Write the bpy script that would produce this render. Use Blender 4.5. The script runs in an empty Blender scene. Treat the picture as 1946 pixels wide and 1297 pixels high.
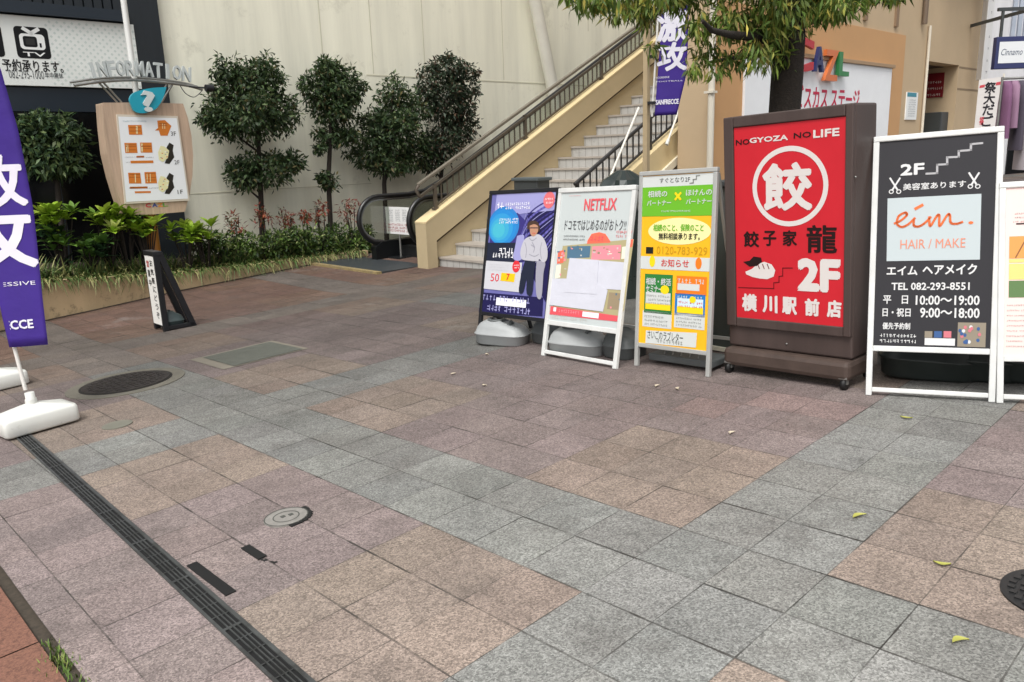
import bpy, bmesh, math, random
import numpy as np
from mathutils import Vector, Matrix

scene = bpy.context.scene
COL = scene.collection

# ------------------------------------------------------------------ camera, sky, sun, exposure
F = 1500.0                                       # focal length in photo pixels (photo 1946 x 1297)
R = np.array([[0.999362, 0.035717, 0.0], [-0.008204, 0.229557, -0.973261], [-0.034762, 0.97264, 0.229703]])
EYE = np.array([0.0, 0.0, 1.491])
cam_d = bpy.data.cameras.new('camera')
cam_d.sensor_fit = 'HORIZONTAL'; cam_d.sensor_width = 36.0; cam_d.lens = F / 1946 * 36.0
cam_d.clip_start = 0.05; cam_d.clip_end = 500
cam = bpy.data.objects.new('camera', cam_d); COL.objects.link(cam)
cam.matrix_world = Matrix([[R[0, 0], R[0, 1], R[0, 2], 0], [R[1, 0], R[1, 1], R[1, 2], 0], [R[2, 0], R[2, 1], R[2, 2], 1.491], [0, 0, 0, 1]])
scene.camera = cam

SUN_EL, SUN_AZ = 58.0, 200.0                      # soft sun from behind the camera, a little left (azimuth clockwise from +Y)
world = bpy.data.worlds.new('World'); scene.world = world; world.use_nodes = True
wn = world.node_tree; wn.nodes.clear()
sky = wn.nodes.new('ShaderNodeTexSky'); sky.sky_type = 'NISHITA'; sky.sun_disc = False
sky.sun_elevation = math.radians(SUN_EL); sky.sun_rotation = math.radians(SUN_AZ)
sky.air_density = 1.0; sky.dust_density = 4.0; sky.ozone_density = 1.0
hsv = wn.nodes.new('ShaderNodeHueSaturation'); hsv.inputs['Saturation'].default_value = 0.12   # overcast: hardly any blue
bg = wn.nodes.new('ShaderNodeBackground'); bg.inputs['Strength'].default_value = 0.15
wo = wn.nodes.new('ShaderNodeOutputWorld')
wn.links.new(sky.outputs[0], hsv.inputs['Color']); wn.links.new(hsv.outputs[0], bg.inputs[0]); wn.links.new(bg.outputs[0], wo.inputs[0])
sun_d = bpy.data.lights.new('sun', 'SUN'); sun_d.energy = 1.4; sun_d.angle = math.radians(25); sun_d.color = (1.0, 0.97, 0.92)
sun = bpy.data.objects.new('sun', sun_d); COL.objects.link(sun)
_az, _el = math.radians(SUN_AZ), math.radians(SUN_EL)
sun.rotation_euler = Vector((math.sin(_az) * math.cos(_el), math.cos(_az) * math.cos(_el), math.sin(_el))).to_track_quat('Z', 'Y').to_euler()
scene.view_settings.view_transform = 'Standard'; scene.view_settings.look = 'None'
scene.view_settings.exposure = 0.42; scene.view_settings.gamma = 1.0

# ------------------------------------------------------------------ frames: A runs along the building, B towards the street
A = np.array([0.72661, 0.68704, 0.0]); B = np.array([0.68704, -0.72661, 0.0]); UP = np.array([0, 0, 1.0])
NG = np.array([-0.053253, 0.009115, 0.998539])   # the paving falls to the left
TCLAMP = -9.5                                    # beyond this line the paving lies level across

def W(s, t, z=0.0): return A * s + B * t + UP * z
def st(p): p = np.asarray(p); return float(p @ A), float(p @ B)
def gz(p):
    s, t = st(p); t = max(t, TCLAMP); q = A * s + B * t
    return (-NG[0] * q[0] - NG[1] * q[1]) / NG[2]
def G(s, t, dz=0.0):
    p = W(s, t); return np.array([p[0], p[1], gz(p) + dz])
def nrm(v): v = np.asarray(v, float); return v / np.linalg.norm(v)
def ray(x, y): return nrm(R @ np.array([(x - 973) / F, -(y - 648.5) / F, -1.0]))
def at_plane(x, y, p0, n):
    d = ray(x, y); return EYE + d * (((np.asarray(p0) - EYE) @ n) / (d @ n))
def at_t(x, y, t): return at_plane(x, y, B * t, B)
def at_d(x, y, Y): return at_plane(x, y, np.array([0, Y, 0]), np.array([0, 1.0, 0]))
def at_g(x, y):
    z = 0.0; d = ray(x, y)
    for _ in range(40):
        p = EYE + d * ((z - EYE[2]) / d[2]); z = 0.5 * z + 0.5 * gz(p)
    return p

# ------------------------------------------------------------------ materials
def lin(c): return tuple(((v / 12.92) if v <= 0.04045 else ((v + 0.055) / 1.055) ** 2.4) for v in c)
def hexc(h): return lin(tuple(int(h[i:i + 2], 16) / 255 for i in (0, 2, 4)))
MATS = {}
def mat(name, col, rough=0.6, metal=0.0, vary=0.0, vscale=3.0, streak=0.0, bump=0.0, bscale=60.0, spec=0.5, attr=None, coat=0.0, dirt=None):
    if name in MATS: return MATS[name]
    m = bpy.data.materials.new(name); m.use_nodes = True; nt = m.node_tree; b = nt.nodes['Principled BSDF']
    c = hexc(col) if isinstance(col, str) else tuple(col)
    b.inputs['Base Color'].default_value = (*c, 1); b.inputs['Roughness'].default_value = rough
    b.inputs['Metallic'].default_value = metal; b.inputs['Specular IOR Level'].default_value = spec
    b.inputs['Coat Weight'].default_value = coat
    src = None
    if attr:
        a = nt.nodes.new('ShaderNodeAttribute'); a.attribute_name = attr; src = a.outputs['Color']
    if vary or streak:
        geo = nt.nodes.new('ShaderNodeNewGeometry')
        mp = nt.nodes.new('ShaderNodeMapping'); nt.links.new(geo.outputs['Position'], mp.inputs['Vector'])
        if streak: mp.inputs['Scale'].default_value = (1, 1, 0.08)
        n = nt.nodes.new('ShaderNodeTexNoise'); n.inputs['Scale'].default_value = vscale; n.inputs['Detail'].default_value = 6
        n.inputs['Roughness'].default_value = 0.65
        nt.links.new(mp.outputs[0], n.inputs['Vector'])
        mr = nt.nodes.new('ShaderNodeMapRange'); k = max(vary, streak)
        mr.inputs['From Min'].default_value = 0.3; mr.inputs['From Max'].default_value = 0.7
        mr.inputs['To Min'].default_value = 1 - k; mr.inputs['To Max'].default_value = 1 + k * 0.5
        nt.links.new(n.outputs['Fac'], mr.inputs['Value'])
        mx = nt.nodes.new('ShaderNodeMix'); mx.data_type = 'RGBA'; mx.blend_type = 'MULTIPLY'; mx.inputs['Factor'].default_value = 1
        if src is not None: nt.links.new(src, mx.inputs[6])
        else: mx.inputs[6].default_value = (*c, 1)
        nt.links.new(mr.outputs[0], mx.inputs[7]); src = mx.outputs[2]
        rr = nt.nodes.new('ShaderNodeMapRange'); rr.inputs['To Min'].default_value = max(0, rough - 0.12); rr.inputs['To Max'].default_value = min(1, rough + 0.12)
        nt.links.new(n.outputs['Fac'], rr.inputs['Value']); nt.links.new(rr.outputs[0], b.inputs['Roughness'])
    if dirt:                                                       # grime specks with a shape of their own
        geo2 = nt.nodes.new('ShaderNodeNewGeometry'); n3 = nt.nodes.new('ShaderNodeTexNoise')
        n3.inputs['Scale'].default_value = dirt[1]; n3.inputs['Detail'].default_value = 9; n3.inputs['Roughness'].default_value = 0.75
        nt.links.new(geo2.outputs['Position'], n3.inputs['Vector'])
        r3 = nt.nodes.new('ShaderNodeMapRange'); r3.inputs['From Min'].default_value = dirt[2]; r3.inputs['From Max'].default_value = dirt[2] + 0.12
        r3.inputs['To Min'].default_value = 0; r3.inputs['To Max'].default_value = dirt[3]; nt.links.new(n3.outputs['Fac'], r3.inputs['Value'])
        m3 = nt.nodes.new('ShaderNodeMix'); m3.data_type = 'RGBA'; nt.links.new(r3.outputs[0], m3.inputs['Factor'])
        if src is not None: nt.links.new(src, m3.inputs[6])
        else: m3.inputs[6].default_value = (*c, 1)
        m3.inputs[7].default_value = (*hexc(dirt[0]), 1); src = m3.outputs[2]
    if src is not None: nt.links.new(src, b.inputs['Base Color'])
    if bump:
        n2 = nt.nodes.new('ShaderNodeTexNoise'); n2.inputs['Scale'].default_value = bscale; n2.inputs['Detail'].default_value = 5
        tc = nt.nodes.new('ShaderNodeNewGeometry'); nt.links.new(tc.outputs['Position'], n2.inputs['Vector'])
        bp = nt.nodes.new('ShaderNodeBump'); bp.inputs['Strength'].default_value = bump; bp.inputs['Distance'].default_value = 0.02
        nt.links.new(n2.outputs['Fac'], bp.inputs['Height']); nt.links.new(bp.outputs[0], b.inputs['Normal'])
    MATS[name] = m; return m

def ink(h, rough=0.45): return mat('ink_' + h, h, rough, spec=0.3)
M_ALU = mat('white_painted_aluminium', 'd6d7d4', 0.4, vary=0.10, vscale=9)
M_BLACK = mat('black_powder_coat', '17181c', 0.45, vary=0.15, vscale=12)
M_BROWN = mat('dark_brown_laminate', '493c38', 0.5, vary=0.22, vscale=7, streak=0.2, bump=0.05, bscale=90)
M_RED = mat('red_acrylic', 'cb1e2c', 0.42, vary=0.05, vscale=5)
M_STEEL = mat('dull_steel', '9a9a96', 0.4, metal=0.7, vary=0.2, vscale=8)
M_DGREY = mat('dark_grey_paint', '3d4142', 0.5, vary=0.15)
M_TANK = mat('grey_plastic_tank', '9c9f9f', 0.45, vary=0.08, vscale=6, dirt=('6d6c66', 10, 0.62, 0.35))
M_TANKD = mat('dark_grey_plastic', '5c6060', 0.5, vary=0.2, vscale=9)
M_WTANK = mat('white_plastic', 'd9dad4', 0.42, vary=0.05, vscale=6, dirt=('8d887c', 12, 0.62, 0.5))
M_BEIGE = mat('beige_render', 'b8a785', 0.85, vary=0.07, vscale=2.2, bump=0.15, bscale=140, dirt=('8c7b62', 3, 0.6, 0.35))
M_BEIGE_L = mat('light_beige_render', 'd6c296', 0.85, vary=0.07, vscale=2.2, bump=0.12, bscale=140)
M_CONC = mat('painted_concrete', 'f5f3e0', 0.85, vary=0.10, vscale=2.4, streak=0.15, bump=0.12, bscale=45, dirt=('a5a28e', 1.3, 0.58, 0.35))
M_ORANGE = mat('orange_render', 'c69a6c', 0.85, vary=0.05, vscale=2, bump=0.1, bscale=120)
M_WOOD = mat('wood_laminate', 'bda48d', 0.5, vary=0.18, vscale=22, streak=0.22)
M_DARKF = mat('dark_facade_metal', '1c2329', 0.45, streak=0.2, vscale=18)
M_DGLASS = mat('dark_shop_glass', '07090c', 0.2, spec=0.35)
M_SOIL = mat('dark_soil', '3a2f25', 0.95, vary=0.3, vscale=14, bump=0.5, bscale=60)
M_BARK = mat('dark_bark', '2e2721', 0.95, vary=0.35, vscale=24, bump=0.8, bscale=70)
M_RUBBER = mat('black_rubber', '141414', 0.55)
M_STEP = mat('pale_stair_tile', 'b2b1ad', 0.65, vary=0.12, vscale=5, bump=0.1, bscale=120, dirt=('6f6a60', 7, 0.58, 0.5))

# ------------------------------------------------------------------ mesh builder
class MB:
    def __init__(s): s.v = []; s.f = []; s.m = []; s.sm = []
    def add(s, vs, fs, mi=0, smooth=False):
        o = len(s.v); s.v += [tuple(map(float, p)) for p in vs]
        for f in fs: s.f.append(tuple(i + o for i in f)); s.m.append(mi); s.sm.append(smooth)
        return s
    def box(s, c, ax, sz, mi=0):
        c = np.asarray(c, float); a, b, d = [np.asarray(x, float) for x in ax]; h = np.asarray(sz, float) / 2
        vs = [c + a * h[0] * i + b * h[1] * j + d * h[2] * k for i in (-1, 1) for j in (-1, 1) for k in (-1, 1)]
        fs = [(0, 1, 3, 2), (4, 6, 7, 5), (0, 4, 5, 1), (2, 3, 7, 6), (0, 2, 6, 4), (1, 5, 7, 3)]
        if np.dot(np.cross(a, b), d) < 0: fs = [f[::-1] for f in fs]
        return s.add(vs, fs, mi)
    def stbox(s, s0, s1, t0, t1, z0, z1, mi=0):
        return s.box(W((s0 + s1) / 2, (t0 + t1) / 2, (z0 + z1) / 2), (A, B, UP), (s1 - s0, t1 - t0, z1 - z0), mi)
    def prism(s, pts, ext, mi=0, cap=True, smooth=False):
        pts = [np.asarray(p, float) for p in pts]; n = len(pts); ext = np.asarray(ext, float)
        vs = pts + [p + ext for p in pts]; nr = np.zeros(3)
        for i in range(n): nr += np.cross(pts[i], pts[(i + 1) % n])
        flip = np.dot(nr, ext) > 0
        fs = [(i, (i + 1) % n, n + (i + 1) % n, n + i) for i in range(n)]
        caps = [tuple(range(n - 1, -1, -1)), tuple(range(n, 2 * n))] if cap else []
        if not flip: fs = [f[::-1] for f in fs]; caps = [f[::-1] for f in caps]
        s.add(vs, fs, mi, smooth)
        if cap: s.add(vs, caps, mi)
        return s
    def tube(s, path, r, n=10, mi=0, caps=True, closed=False):
        P = [np.asarray(p, float) for p in path]; m = len(P); rs = r if hasattr(r, '__len__') else [r] * m
        vs = []; ref = None
        for i in range(m):
            if closed: d = P[(i + 1) % m] - P[i - 1]
            else: d = P[min(i + 1, m - 1)] - P[max(i - 1, 0)]
            d = nrm(d)
            if ref is None: ref = nrm(np.cross(d, UP if abs(d[2]) < 0.9 else np.array([1.0, 0, 0])))
            ref = nrm(ref - d * (ref @ d)); b = np.cross(d, ref)
            for k in range(n):
                a = 2 * math.pi * k / n; vs.append(P[i] + (ref * math.cos(a) + b * math.sin(a)) * rs[i])
        fs = []
        for i in range(m if closed else m - 1):
            j = (i + 1) % m
            for k in range(n): fs.append((i * n + k, i * n + (k + 1) % n, j * n + (k + 1) % n, j * n + k))
        s.add(vs, fs, mi, True)
        if caps and not closed: s.add(vs, [tuple(range(n - 1, -1, -1)), tuple((m - 1) * n + k for k in range(n))], mi)
        return s
    def bar(s, p0, p1, w, h, side, mi=0):
        p0 = np.asarray(p0, float); p1 = np.asarray(p1, float); d = p1 - p0; L = np.linalg.norm(d); d = d / L
        side = nrm(np.asarray(side, float) - d * (np.asarray(side, float) @ d)); u = np.cross(d, side)
        return s.box((p0 + p1) / 2, (d, side, u), (L, w, h), mi)
    def lathe(s, c, prof, axis=UP, n=32, mi=0, smooth=True):
        axis = nrm(axis); x = nrm(np.cross(axis, A)); y = np.cross(axis, x); vs = []; c = np.asarray(c, float); m = len(prof)
        for r, h in prof:
            for k in range(n):
                a = 2 * math.pi * k / n; vs.append(c + axis * h + (x * math.cos(a) + y * math.sin(a)) * r)
        fs = [(i * n + k, i * n + (k + 1) % n, (i + 1) * n + (k + 1) % n, (i + 1) * n + k) for i in range(m - 1) for k in range(n)]
        s.add(vs, fs, mi, smooth)
        if prof[-1][0] > 1e-5: s.add(vs, [tuple((m - 1) * n + k for k in range(n))], mi)
        return s

BASE = {}
def link(name, mb, mats, parent=None, origin=None, bevel=0.0, label=None, cat=None, group=None, kind=None, seg=2):
    me = bpy.data.meshes.new(name)
    if parent is not None: org = BASE[parent.name]
    elif origin is not None: org = np.asarray(origin, float)
    else:
        V = np.array(mb.v); org = np.array([(V[:, 0].min() + V[:, 0].max()) / 2, (V[:, 1].min() + V[:, 1].max()) / 2, V[:, 2].min()])
    me.from_pydata([tuple(np.asarray(p) - org) for p in mb.v], [], mb.f)
    for m in (mats if isinstance(mats, (list, tuple)) else [mats]): me.materials.append(m)
    me.polygons.foreach_set('material_index', mb.m); me.polygons.foreach_set('use_smooth', mb.sm); me.update()
    o = bpy.data.objects.new(name, me); COL.objects.link(o)
    if parent is not None: o.parent = parent
    else: o.location = org
    BASE[o.name] = org
    if bevel:
        b = o.modifiers.new('bevel', 'BEVEL'); b.width = bevel; b.segments = seg; b.limit_method = 'ANGLE'; b.angle_limit = math.radians(40)
    tag(o, label, cat, group, kind); return o
def tag(o, label=None, cat=None, group=None, kind=None):
    for k, v in (('label', label), ('category', cat), ('group', group), ('kind', kind)):
        if v: o[k] = v
    return o
def thing(name, loc, label, cat, group=None):
    o = bpy.data.objects.new(name, None); COL.objects.link(o); o.location = tuple(map(float, loc)); o.empty_display_size = 0.1
    BASE[o.name] = np.asarray(loc, float); return tag(o, label, cat, group)
def dup(root, delta, label=None, rot=0.0):
    """copy of a thing with copies of its parts and sub-parts, moved by delta"""
    r = root.copy(); COL.objects.link(r); r.location = Vector(root.location) + Vector(tuple(map(float, delta))); r.rotation_euler[2] += rot
    BASE[r.name] = BASE[root.name] + np.asarray(delta, float)
    if label: r['label'] = label
    for ch in list(root.children):
        c = ch.copy(); COL.objects.link(c); c.parent = r
        for g in list(ch.children):
            d = g.copy(); COL.objects.link(d); d.parent = c
    return r

# ------------------------------------------------------------------ lettering on flat panels
_TXT = {}
def text_geo(body, bold=0.0, shear=0.0):
    k = (body, bold, shear)
    if k not in _TXT:
        cu = bpy.data.curves.new('t', 'FONT'); cu.body = body; cu.resolution_u = 2; cu.offset = bold; cu.shear = shear; cu.size = 1.0
        ob = bpy.data.objects.new('t', cu); COL.objects.link(ob)
        bpy.context.view_layer.update()
        me = bpy.data.meshes.new_from_object(ob.evaluated_get(bpy.context.evaluated_depsgraph_get()))
        vs = np.array([v.co[:2] for v in me.vertices]).reshape(-1, 2); fs = [tuple(p.vertices) for p in me.polygons]
        bpy.data.objects.remove(ob); bpy.data.curves.remove(cu); bpy.data.meshes.remove(me)
        if len(vs):
            lo, hi = vs.min(0), vs.max(0); vs = (vs - lo) / np.maximum(hi - lo, 1e-6)
        _TXT[k] = (vs, fs)
    return _TXT[k]

class Panel:
    """a flat face in the scene: origin o, right vector u, up vector v; n faces the viewer"""
    def __init__(s, o, u, v): s.o = np.asarray(o, float); s.u = nrm(u); s.v = nrm(v); s.n = np.cross(s.u, s.v)
    def px(s, x, y):
        p = at_plane(x, y, s.o, s.n) - s.o; return float(p @ s.u), float(p @ s.v)
    def pt(s, u, v, w=0.0): return s.o + s.u * u + s.v * v + s.n * w
    def poly(s, mb, uv, w, mi=0):
        a = sum(uv[i][0] * uv[(i + 1) % len(uv)][1] - uv[(i + 1) % len(uv)][0] * uv[i][1] for i in range(len(uv)))
        if a < 0: uv = uv[::-1]
        mb.add([s.pt(x, y, w) for x, y in uv], [tuple(range(len(uv)))], mi)
    def rect(s, mb, u0, v0, u1, v1, w, mi=0): s.poly(mb, [(u0, v0), (u1, v0), (u1, v1), (u0, v1)], w, mi)
    def pr(s, mb, a, b, w, mi=0):
        (u0, v0), (u1, v1) = s.px(*a), s.px(*b); s.rect(mb, min(u0, u1), min(v0, v1), max(u0, u1), max(v0, v1), w, mi)
    def ppoly(s, mb, pts, w, mi=0): s.poly(mb, [s.px(*p) for p in pts], w, mi)
    def ell(s, mb, c, ru, rv, w, mi=0, n=36): s.poly(mb, [(c[0] + ru * math.cos(2 * math.pi * i / n), c[1] + rv * math.sin(2 * math.pi * i / n)) for i in range(n)], w, mi)
    def ring(s, mb, c, ru, rv, th, w, mi=0, n=56):
        vs = []
        for i in range(n):
            a = 2 * math.pi * i / n; cs, sn = math.cos(a), math.sin(a)
            vs += [s.pt(c[0] + ru * cs, c[1] + rv * sn, w), s.pt(c[0] + (ru - th) * cs, c[1] + (rv - th) * sn, w)]
        mb.add(vs, [(2 * i, 2 * ((i + 1) % n), 2 * ((i + 1) % n) + 1, 2 * i + 1) for i in range(n)], mi)
    def line(s, mb, pts, th, w, mi=0):
        for (a, b) in zip(pts[:-1], pts[1:]):
            a = np.array(a); b = np.array(b); d = b - a; L = np.linalg.norm(d)
            if L < 1e-6: continue
            d = d / L * th / 2; q = np.array([-d[1], d[0]])
            s.poly(mb, [tuple(a - d + q), tuple(a - d - q), tuple(b + d - q), tuple(b + d + q)], w, mi)
    def text(s, mb, body, u0, v0, u1, v1, w, mi=0, bold=0.0, shear=0.0, thick=0.0):
        cjk = bold >= 0.025 or any(ord(ch) > 255 for ch in body)
        cjk = cjk and not thick
        vs, fs = text_geo(body, 0.0 if cjk else min(bold, 0.03), shear)
        if not len(vs): return
        if bold and cjk:                                            # heavier strokes for dense characters: a ring of copies
            r = bold * (v1 - v0) * 1.0
            for k in range(8):
                a = math.pi / 4 * k; du, dv = r * math.cos(a), r * math.sin(a)
                mb.add([s.pt(u0 + r + du + x * (u1 - u0 - 2 * r), v0 + r + dv + y * (v1 - v0 - 2 * r), w + 0.00012 * (k + 1)) for x, y in vs], fs, mi)
        P = [s.pt(u0 + x * (u1 - u0), v0 + y * (v1 - v0), w) for x, y in vs]
        mb.add(P, fs, mi)
        if thick:                                                   # cut-out letters with sides
            cnt = {}
            for f in fs:
                for i in range(len(f)):
                    e = (f[i], f[(i + 1) % len(f)]); cnt[e] = 1
            ed = [e for e in cnt if (e[1], e[0]) not in cnt]
            Q = [p - s.n * thick for p in P]
            mb.add(P + Q, [(b, a, a + len(P), b + len(P)) for a, b in ed], mi)
            mb.add(Q, [f[::-1] for f in fs], mi)
    def ptext(s, mb, body, bl, tr, w, mi=0, **k):
        (u0, v0), (u1, v1) = s.px(*bl), s.px(*tr); s.text(mb, body, u0, v0, u1, v1, w, mi, **k)
    def dashes(s, mb, bl, tr, rows, w, mi=0, seed=0, fill=0.6, gap=0.25):
        """print too small to read: rows of little broken strokes"""
        rnd = random.Random(seed); (u0, v0), (u1, v1) = s.px(*bl), s.px(*tr); h = (v1 - v0) / rows
        for r in range(rows):
            u = u0; vv = v0 + r * h; ch = min(h * fill, 0.05)
            while u < u1 - ch * 0.3:
                if rnd.random() < 0.1: u += ch * 0.8; continue
                cw = ch * rnd.uniform(0.55, 0.95); t = ch * 0.15
                for k in range(rnd.choice((1, 2, 2))):
                    y = vv + ch * rnd.uniform(0.05, 0.85); s.rect(mb, u, y, u + cw * rnd.uniform(0.6, 1), y + t, w, mi)
                x = u + cw * rnd.uniform(0.15, 0.7); s.rect(mb, x, vv, x + t, vv + ch, w + 0.00015, mi); u += cw + ch * 0.18

# ================================================================== SETTING
# ------------------------------------------------------------------ paving
S0, T0, TS = 1.2695, -2.5649, 0.3               # origin and size of the tile grid in (s, t)
def ts(i): return S0 + TS * i - (0.035 if i <= -2 else 0.0)
def tt(j): return T0 + TS * j
def tile_material():
    m = bpy.data.materials.new('granite_paving'); m.use_nodes = True; nt = m.node_tree; N = nt.nodes.new; Lk = nt.links.new
    b = nt.nodes['Principled BSDF']; b.inputs['Specular IOR Level'].default_value = 0.35
    at = N('ShaderNodeAttribute'); at.attribute_name = 'tile'
    geo = N('ShaderNodeNewGeometry')
    def math_(op, a, c=None):
        n = N('ShaderNodeMath'); n.operation = op
        for i, x in enumerate((a, c)):
            if x is None: continue
            if isinstance(x, (int, float)): n.inputs[i].default_value = x
            else: Lk(x, n.inputs[i])
        return n.outputs[0]
    def noise(scale, det=4, rough=0.6):
        n = N('ShaderNodeTexNoise'); n.inputs['Scale'].default_value = scale; n.inputs['Detail'].default_value = det; n.inputs['Roughness'].default_value = rough
        Lk(geo.outputs['Position'], n.inputs['Vector']); return n.outputs['Fac']
    def rng(v, a, c, d, e):
        n = N('ShaderNodeMapRange'); n.inputs[1].default_value = a; n.inputs[2].default_value = c; n.inputs[3].default_value = d; n.inputs[4].default_value = e
        Lk(v, n.inputs[0]); return n.outputs[0]
    # crushed granite: grains of about 4 mm, light and dark, over softer mottling
    vo = N('ShaderNodeTexVoronoi'); vo.inputs['Scale'].default_value = 165; Lk(geo.outputs['Position'], vo.inputs['Vector'])
    sx = N('ShaderNodeSeparateColor'); Lk(vo.outputs['Color'], sx.inputs[0])
    grain = rng(sx.outputs[0], 0, 1, 0.58, 1.42)
    g2 = rng(noise(230, 3, 0.7), 0.3, 0.7, 0.66, 1.34)
    mott = rng(noise(13, 6, 0.7), 0.3, 0.7, 0.90, 1.10)
    blot = rng(noise(1.7, 6, 0.7), 0.32, 0.68, 0.80, 1.16)
    fac = math_('MULTIPLY', math_('MULTIPLY', grain, g2), math_('MULTIPLY', mott, blot))
    mx = N('ShaderNodeMix'); mx.data_type = 'RGBA'; mx.blend_type = 'MULTIPLY'; mx.inputs['Factor'].default_value = 1
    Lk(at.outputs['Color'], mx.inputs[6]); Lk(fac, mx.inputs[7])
    # pale worn bands of dried lime
    mw = N('ShaderNodeMix'); mw.data_type = 'RGBA'; Lk(mx.outputs[2], mw.inputs[6]); mw.inputs[7].default_value = (0.36, 0.36, 0.34, 1)
    Lk(rng(noise(0.9, 8, 0.72), 0.60, 0.76, 0.0, 0.35), mw.inputs['Factor'])
    # trodden gum and drips
    vg = N('ShaderNodeTexVoronoi'); vg.inputs['Scale'].default_value = 5.5; Lk(geo.outputs['Position'], vg.inputs['Vector'])
    sg_ = N('ShaderNodeSeparateColor'); Lk(vg.outputs['Color'], sg_.inputs[0])
    gum = math_('MULTIPLY', math_('LESS_THAN', vg.outputs['Distance'], rng(sg_.outputs[1], 0, 1, 0.03, 0.085)), math_('GREATER_THAN', sg_.outputs[0], 0.66))
    mg_ = N('ShaderNodeMix'); mg_.data_type = 'RGBA'; Lk(mw.outputs[2], mg_.inputs[6]); mg_.inputs[7].default_value = (0.06, 0.055, 0.05, 1); Lk(math_('MULTIPLY', gum, 0.55), mg_.inputs['Factor'])
    stn = N('ShaderNodeMix'); stn.data_type = 'RGBA'; Lk(mg_.outputs[2], stn.inputs[6]); stn.inputs[7].default_value = (0.075, 0.065, 0.058, 1)
    Lk(rng(noise(2.6, 7, 0.7), 0.52, 0.76, 0.0, 0.55), stn.inputs['Factor']); mw = stn
    # joints
    uv = N('ShaderNodeUVMap'); uv.uv_map = 'grid'; sp = N('ShaderNodeSeparateXYZ'); Lk(uv.outputs[0], sp.inputs[0])
    def edge(o):
        f = math_('FRACT', o); return math_('MINIMUM', f, math_('SUBTRACT', 1.0, f))
    ei, ej = edge(sp.outputs[0]), edge(sp.outputs[1])
    wob = rng(noise(9, 3), 0.3, 0.7, 0.005, 0.015)
    ji = math_('LESS_THAN', ei, math_('ADD', wob, 0.003)); jj = math_('LESS_THAN', ej, math_('MULTIPLY', wob, 0.8))
    jt = math_('MAXIMUM', ji, jj)
    mj = N('ShaderNodeMix'); mj.data_type = 'RGBA'; Lk(mw.outputs[2], mj.inputs[6])
    mj.inputs[7].default_value = (0.045, 0.04, 0.035, 1); Lk(math_('MULTIPLY', jt, rng(noise(6, 2), 0.35, 0.65, 0.30, 0.9)), mj.inputs['Factor'])
    Lk(mj.outputs[2], b.inputs['Base Color'])
    Lk(rng(noise(2.2, 5), 0.3, 0.7, 0.62, 0.85), b.inputs['Roughness'])
    bp = N('ShaderNodeBump'); bp.inputs['Strength'].default_value = 0.35; bp.inputs['Distance'].default_value = 0.004
    Lk(math_('SUBTRACT', math_('MULTIPLY', g2, 0.5), math_('MULTIPLY', jt, 1.5)), bp.inputs['Height']); Lk(bp.outputs[0], b.inputs['Normal'])
    return m
GREY, TAN, MAUVE, RUST = np.array(hexc('7e7e7a')), np.array(hexc('86796f')), np.array(hexc('7f7370')), np.array(hexc('835f4c'))
def build_paving():
    rnd = random.Random(5)
    I0, I1, J0, J1 = -3, 84, -38, 22
    vs, fs, cols, uvs = [], [], [], []
    for i in range(I0, I1):
        for j in range(J0, J1):
            bi, bj = (i - 2) % 12, (j - 3) % 12
            if bi < 2 or bj < 2:
                c = GREY.copy()
                if tt(j) < -7.5: c = c * 0.72 + RUST * 0.28
            else:
                ci = bi in (2, 3, 4, 9, 10, 11); cj = bj in (2, 3, 4, 9, 10, 11)
                c = (TAN if (ci and cj) else MAUVE).copy()
                if tt(j) < -7.5:                                    # older, redder slabs near the planter
                    k = min(1, (-7.5 - tt(j)) / 2.5); c = c * (1 - 0.6 * k) + RUST * 0.6 * k
            sm, tm = ts(i + .5), tt(j + .5)                         # slab colour goes from lighter to darker towards the building
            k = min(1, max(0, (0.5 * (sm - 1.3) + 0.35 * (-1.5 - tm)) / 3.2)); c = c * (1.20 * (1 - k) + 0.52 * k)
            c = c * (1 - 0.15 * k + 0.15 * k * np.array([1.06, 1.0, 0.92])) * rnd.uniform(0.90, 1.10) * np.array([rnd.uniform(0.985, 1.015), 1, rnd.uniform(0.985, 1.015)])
            if (i, j) in ((9, 1), (9, 2), (8, 0)): c = np.array(hexc('7f6f6b'))   # replaced pink slabs
            o = len(vs)
            for (a, q) in ((0, 0), (1, 0), (1, 1), (0, 1)):
                s, t = ts(i + a), tt(j + q)
                if i == I0 and a == 0: s = 0.505
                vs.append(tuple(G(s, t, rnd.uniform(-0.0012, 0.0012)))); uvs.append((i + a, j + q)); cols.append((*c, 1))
            fs.append((o, o + 3, o + 2, o + 1))
    me = bpy.data.meshes.new('plaza_paving'); me.from_pydata(vs, [], fs)
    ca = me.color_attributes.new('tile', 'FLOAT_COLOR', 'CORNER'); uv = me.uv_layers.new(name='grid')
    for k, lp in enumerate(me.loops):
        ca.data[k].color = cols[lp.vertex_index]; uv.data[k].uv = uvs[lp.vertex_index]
    me.materials.append(tile_material())
    o = bpy.data.objects.new('plaza_paving', me); COL.objects.link(o); return tag(o, kind='structure')
build_paving()
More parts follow.
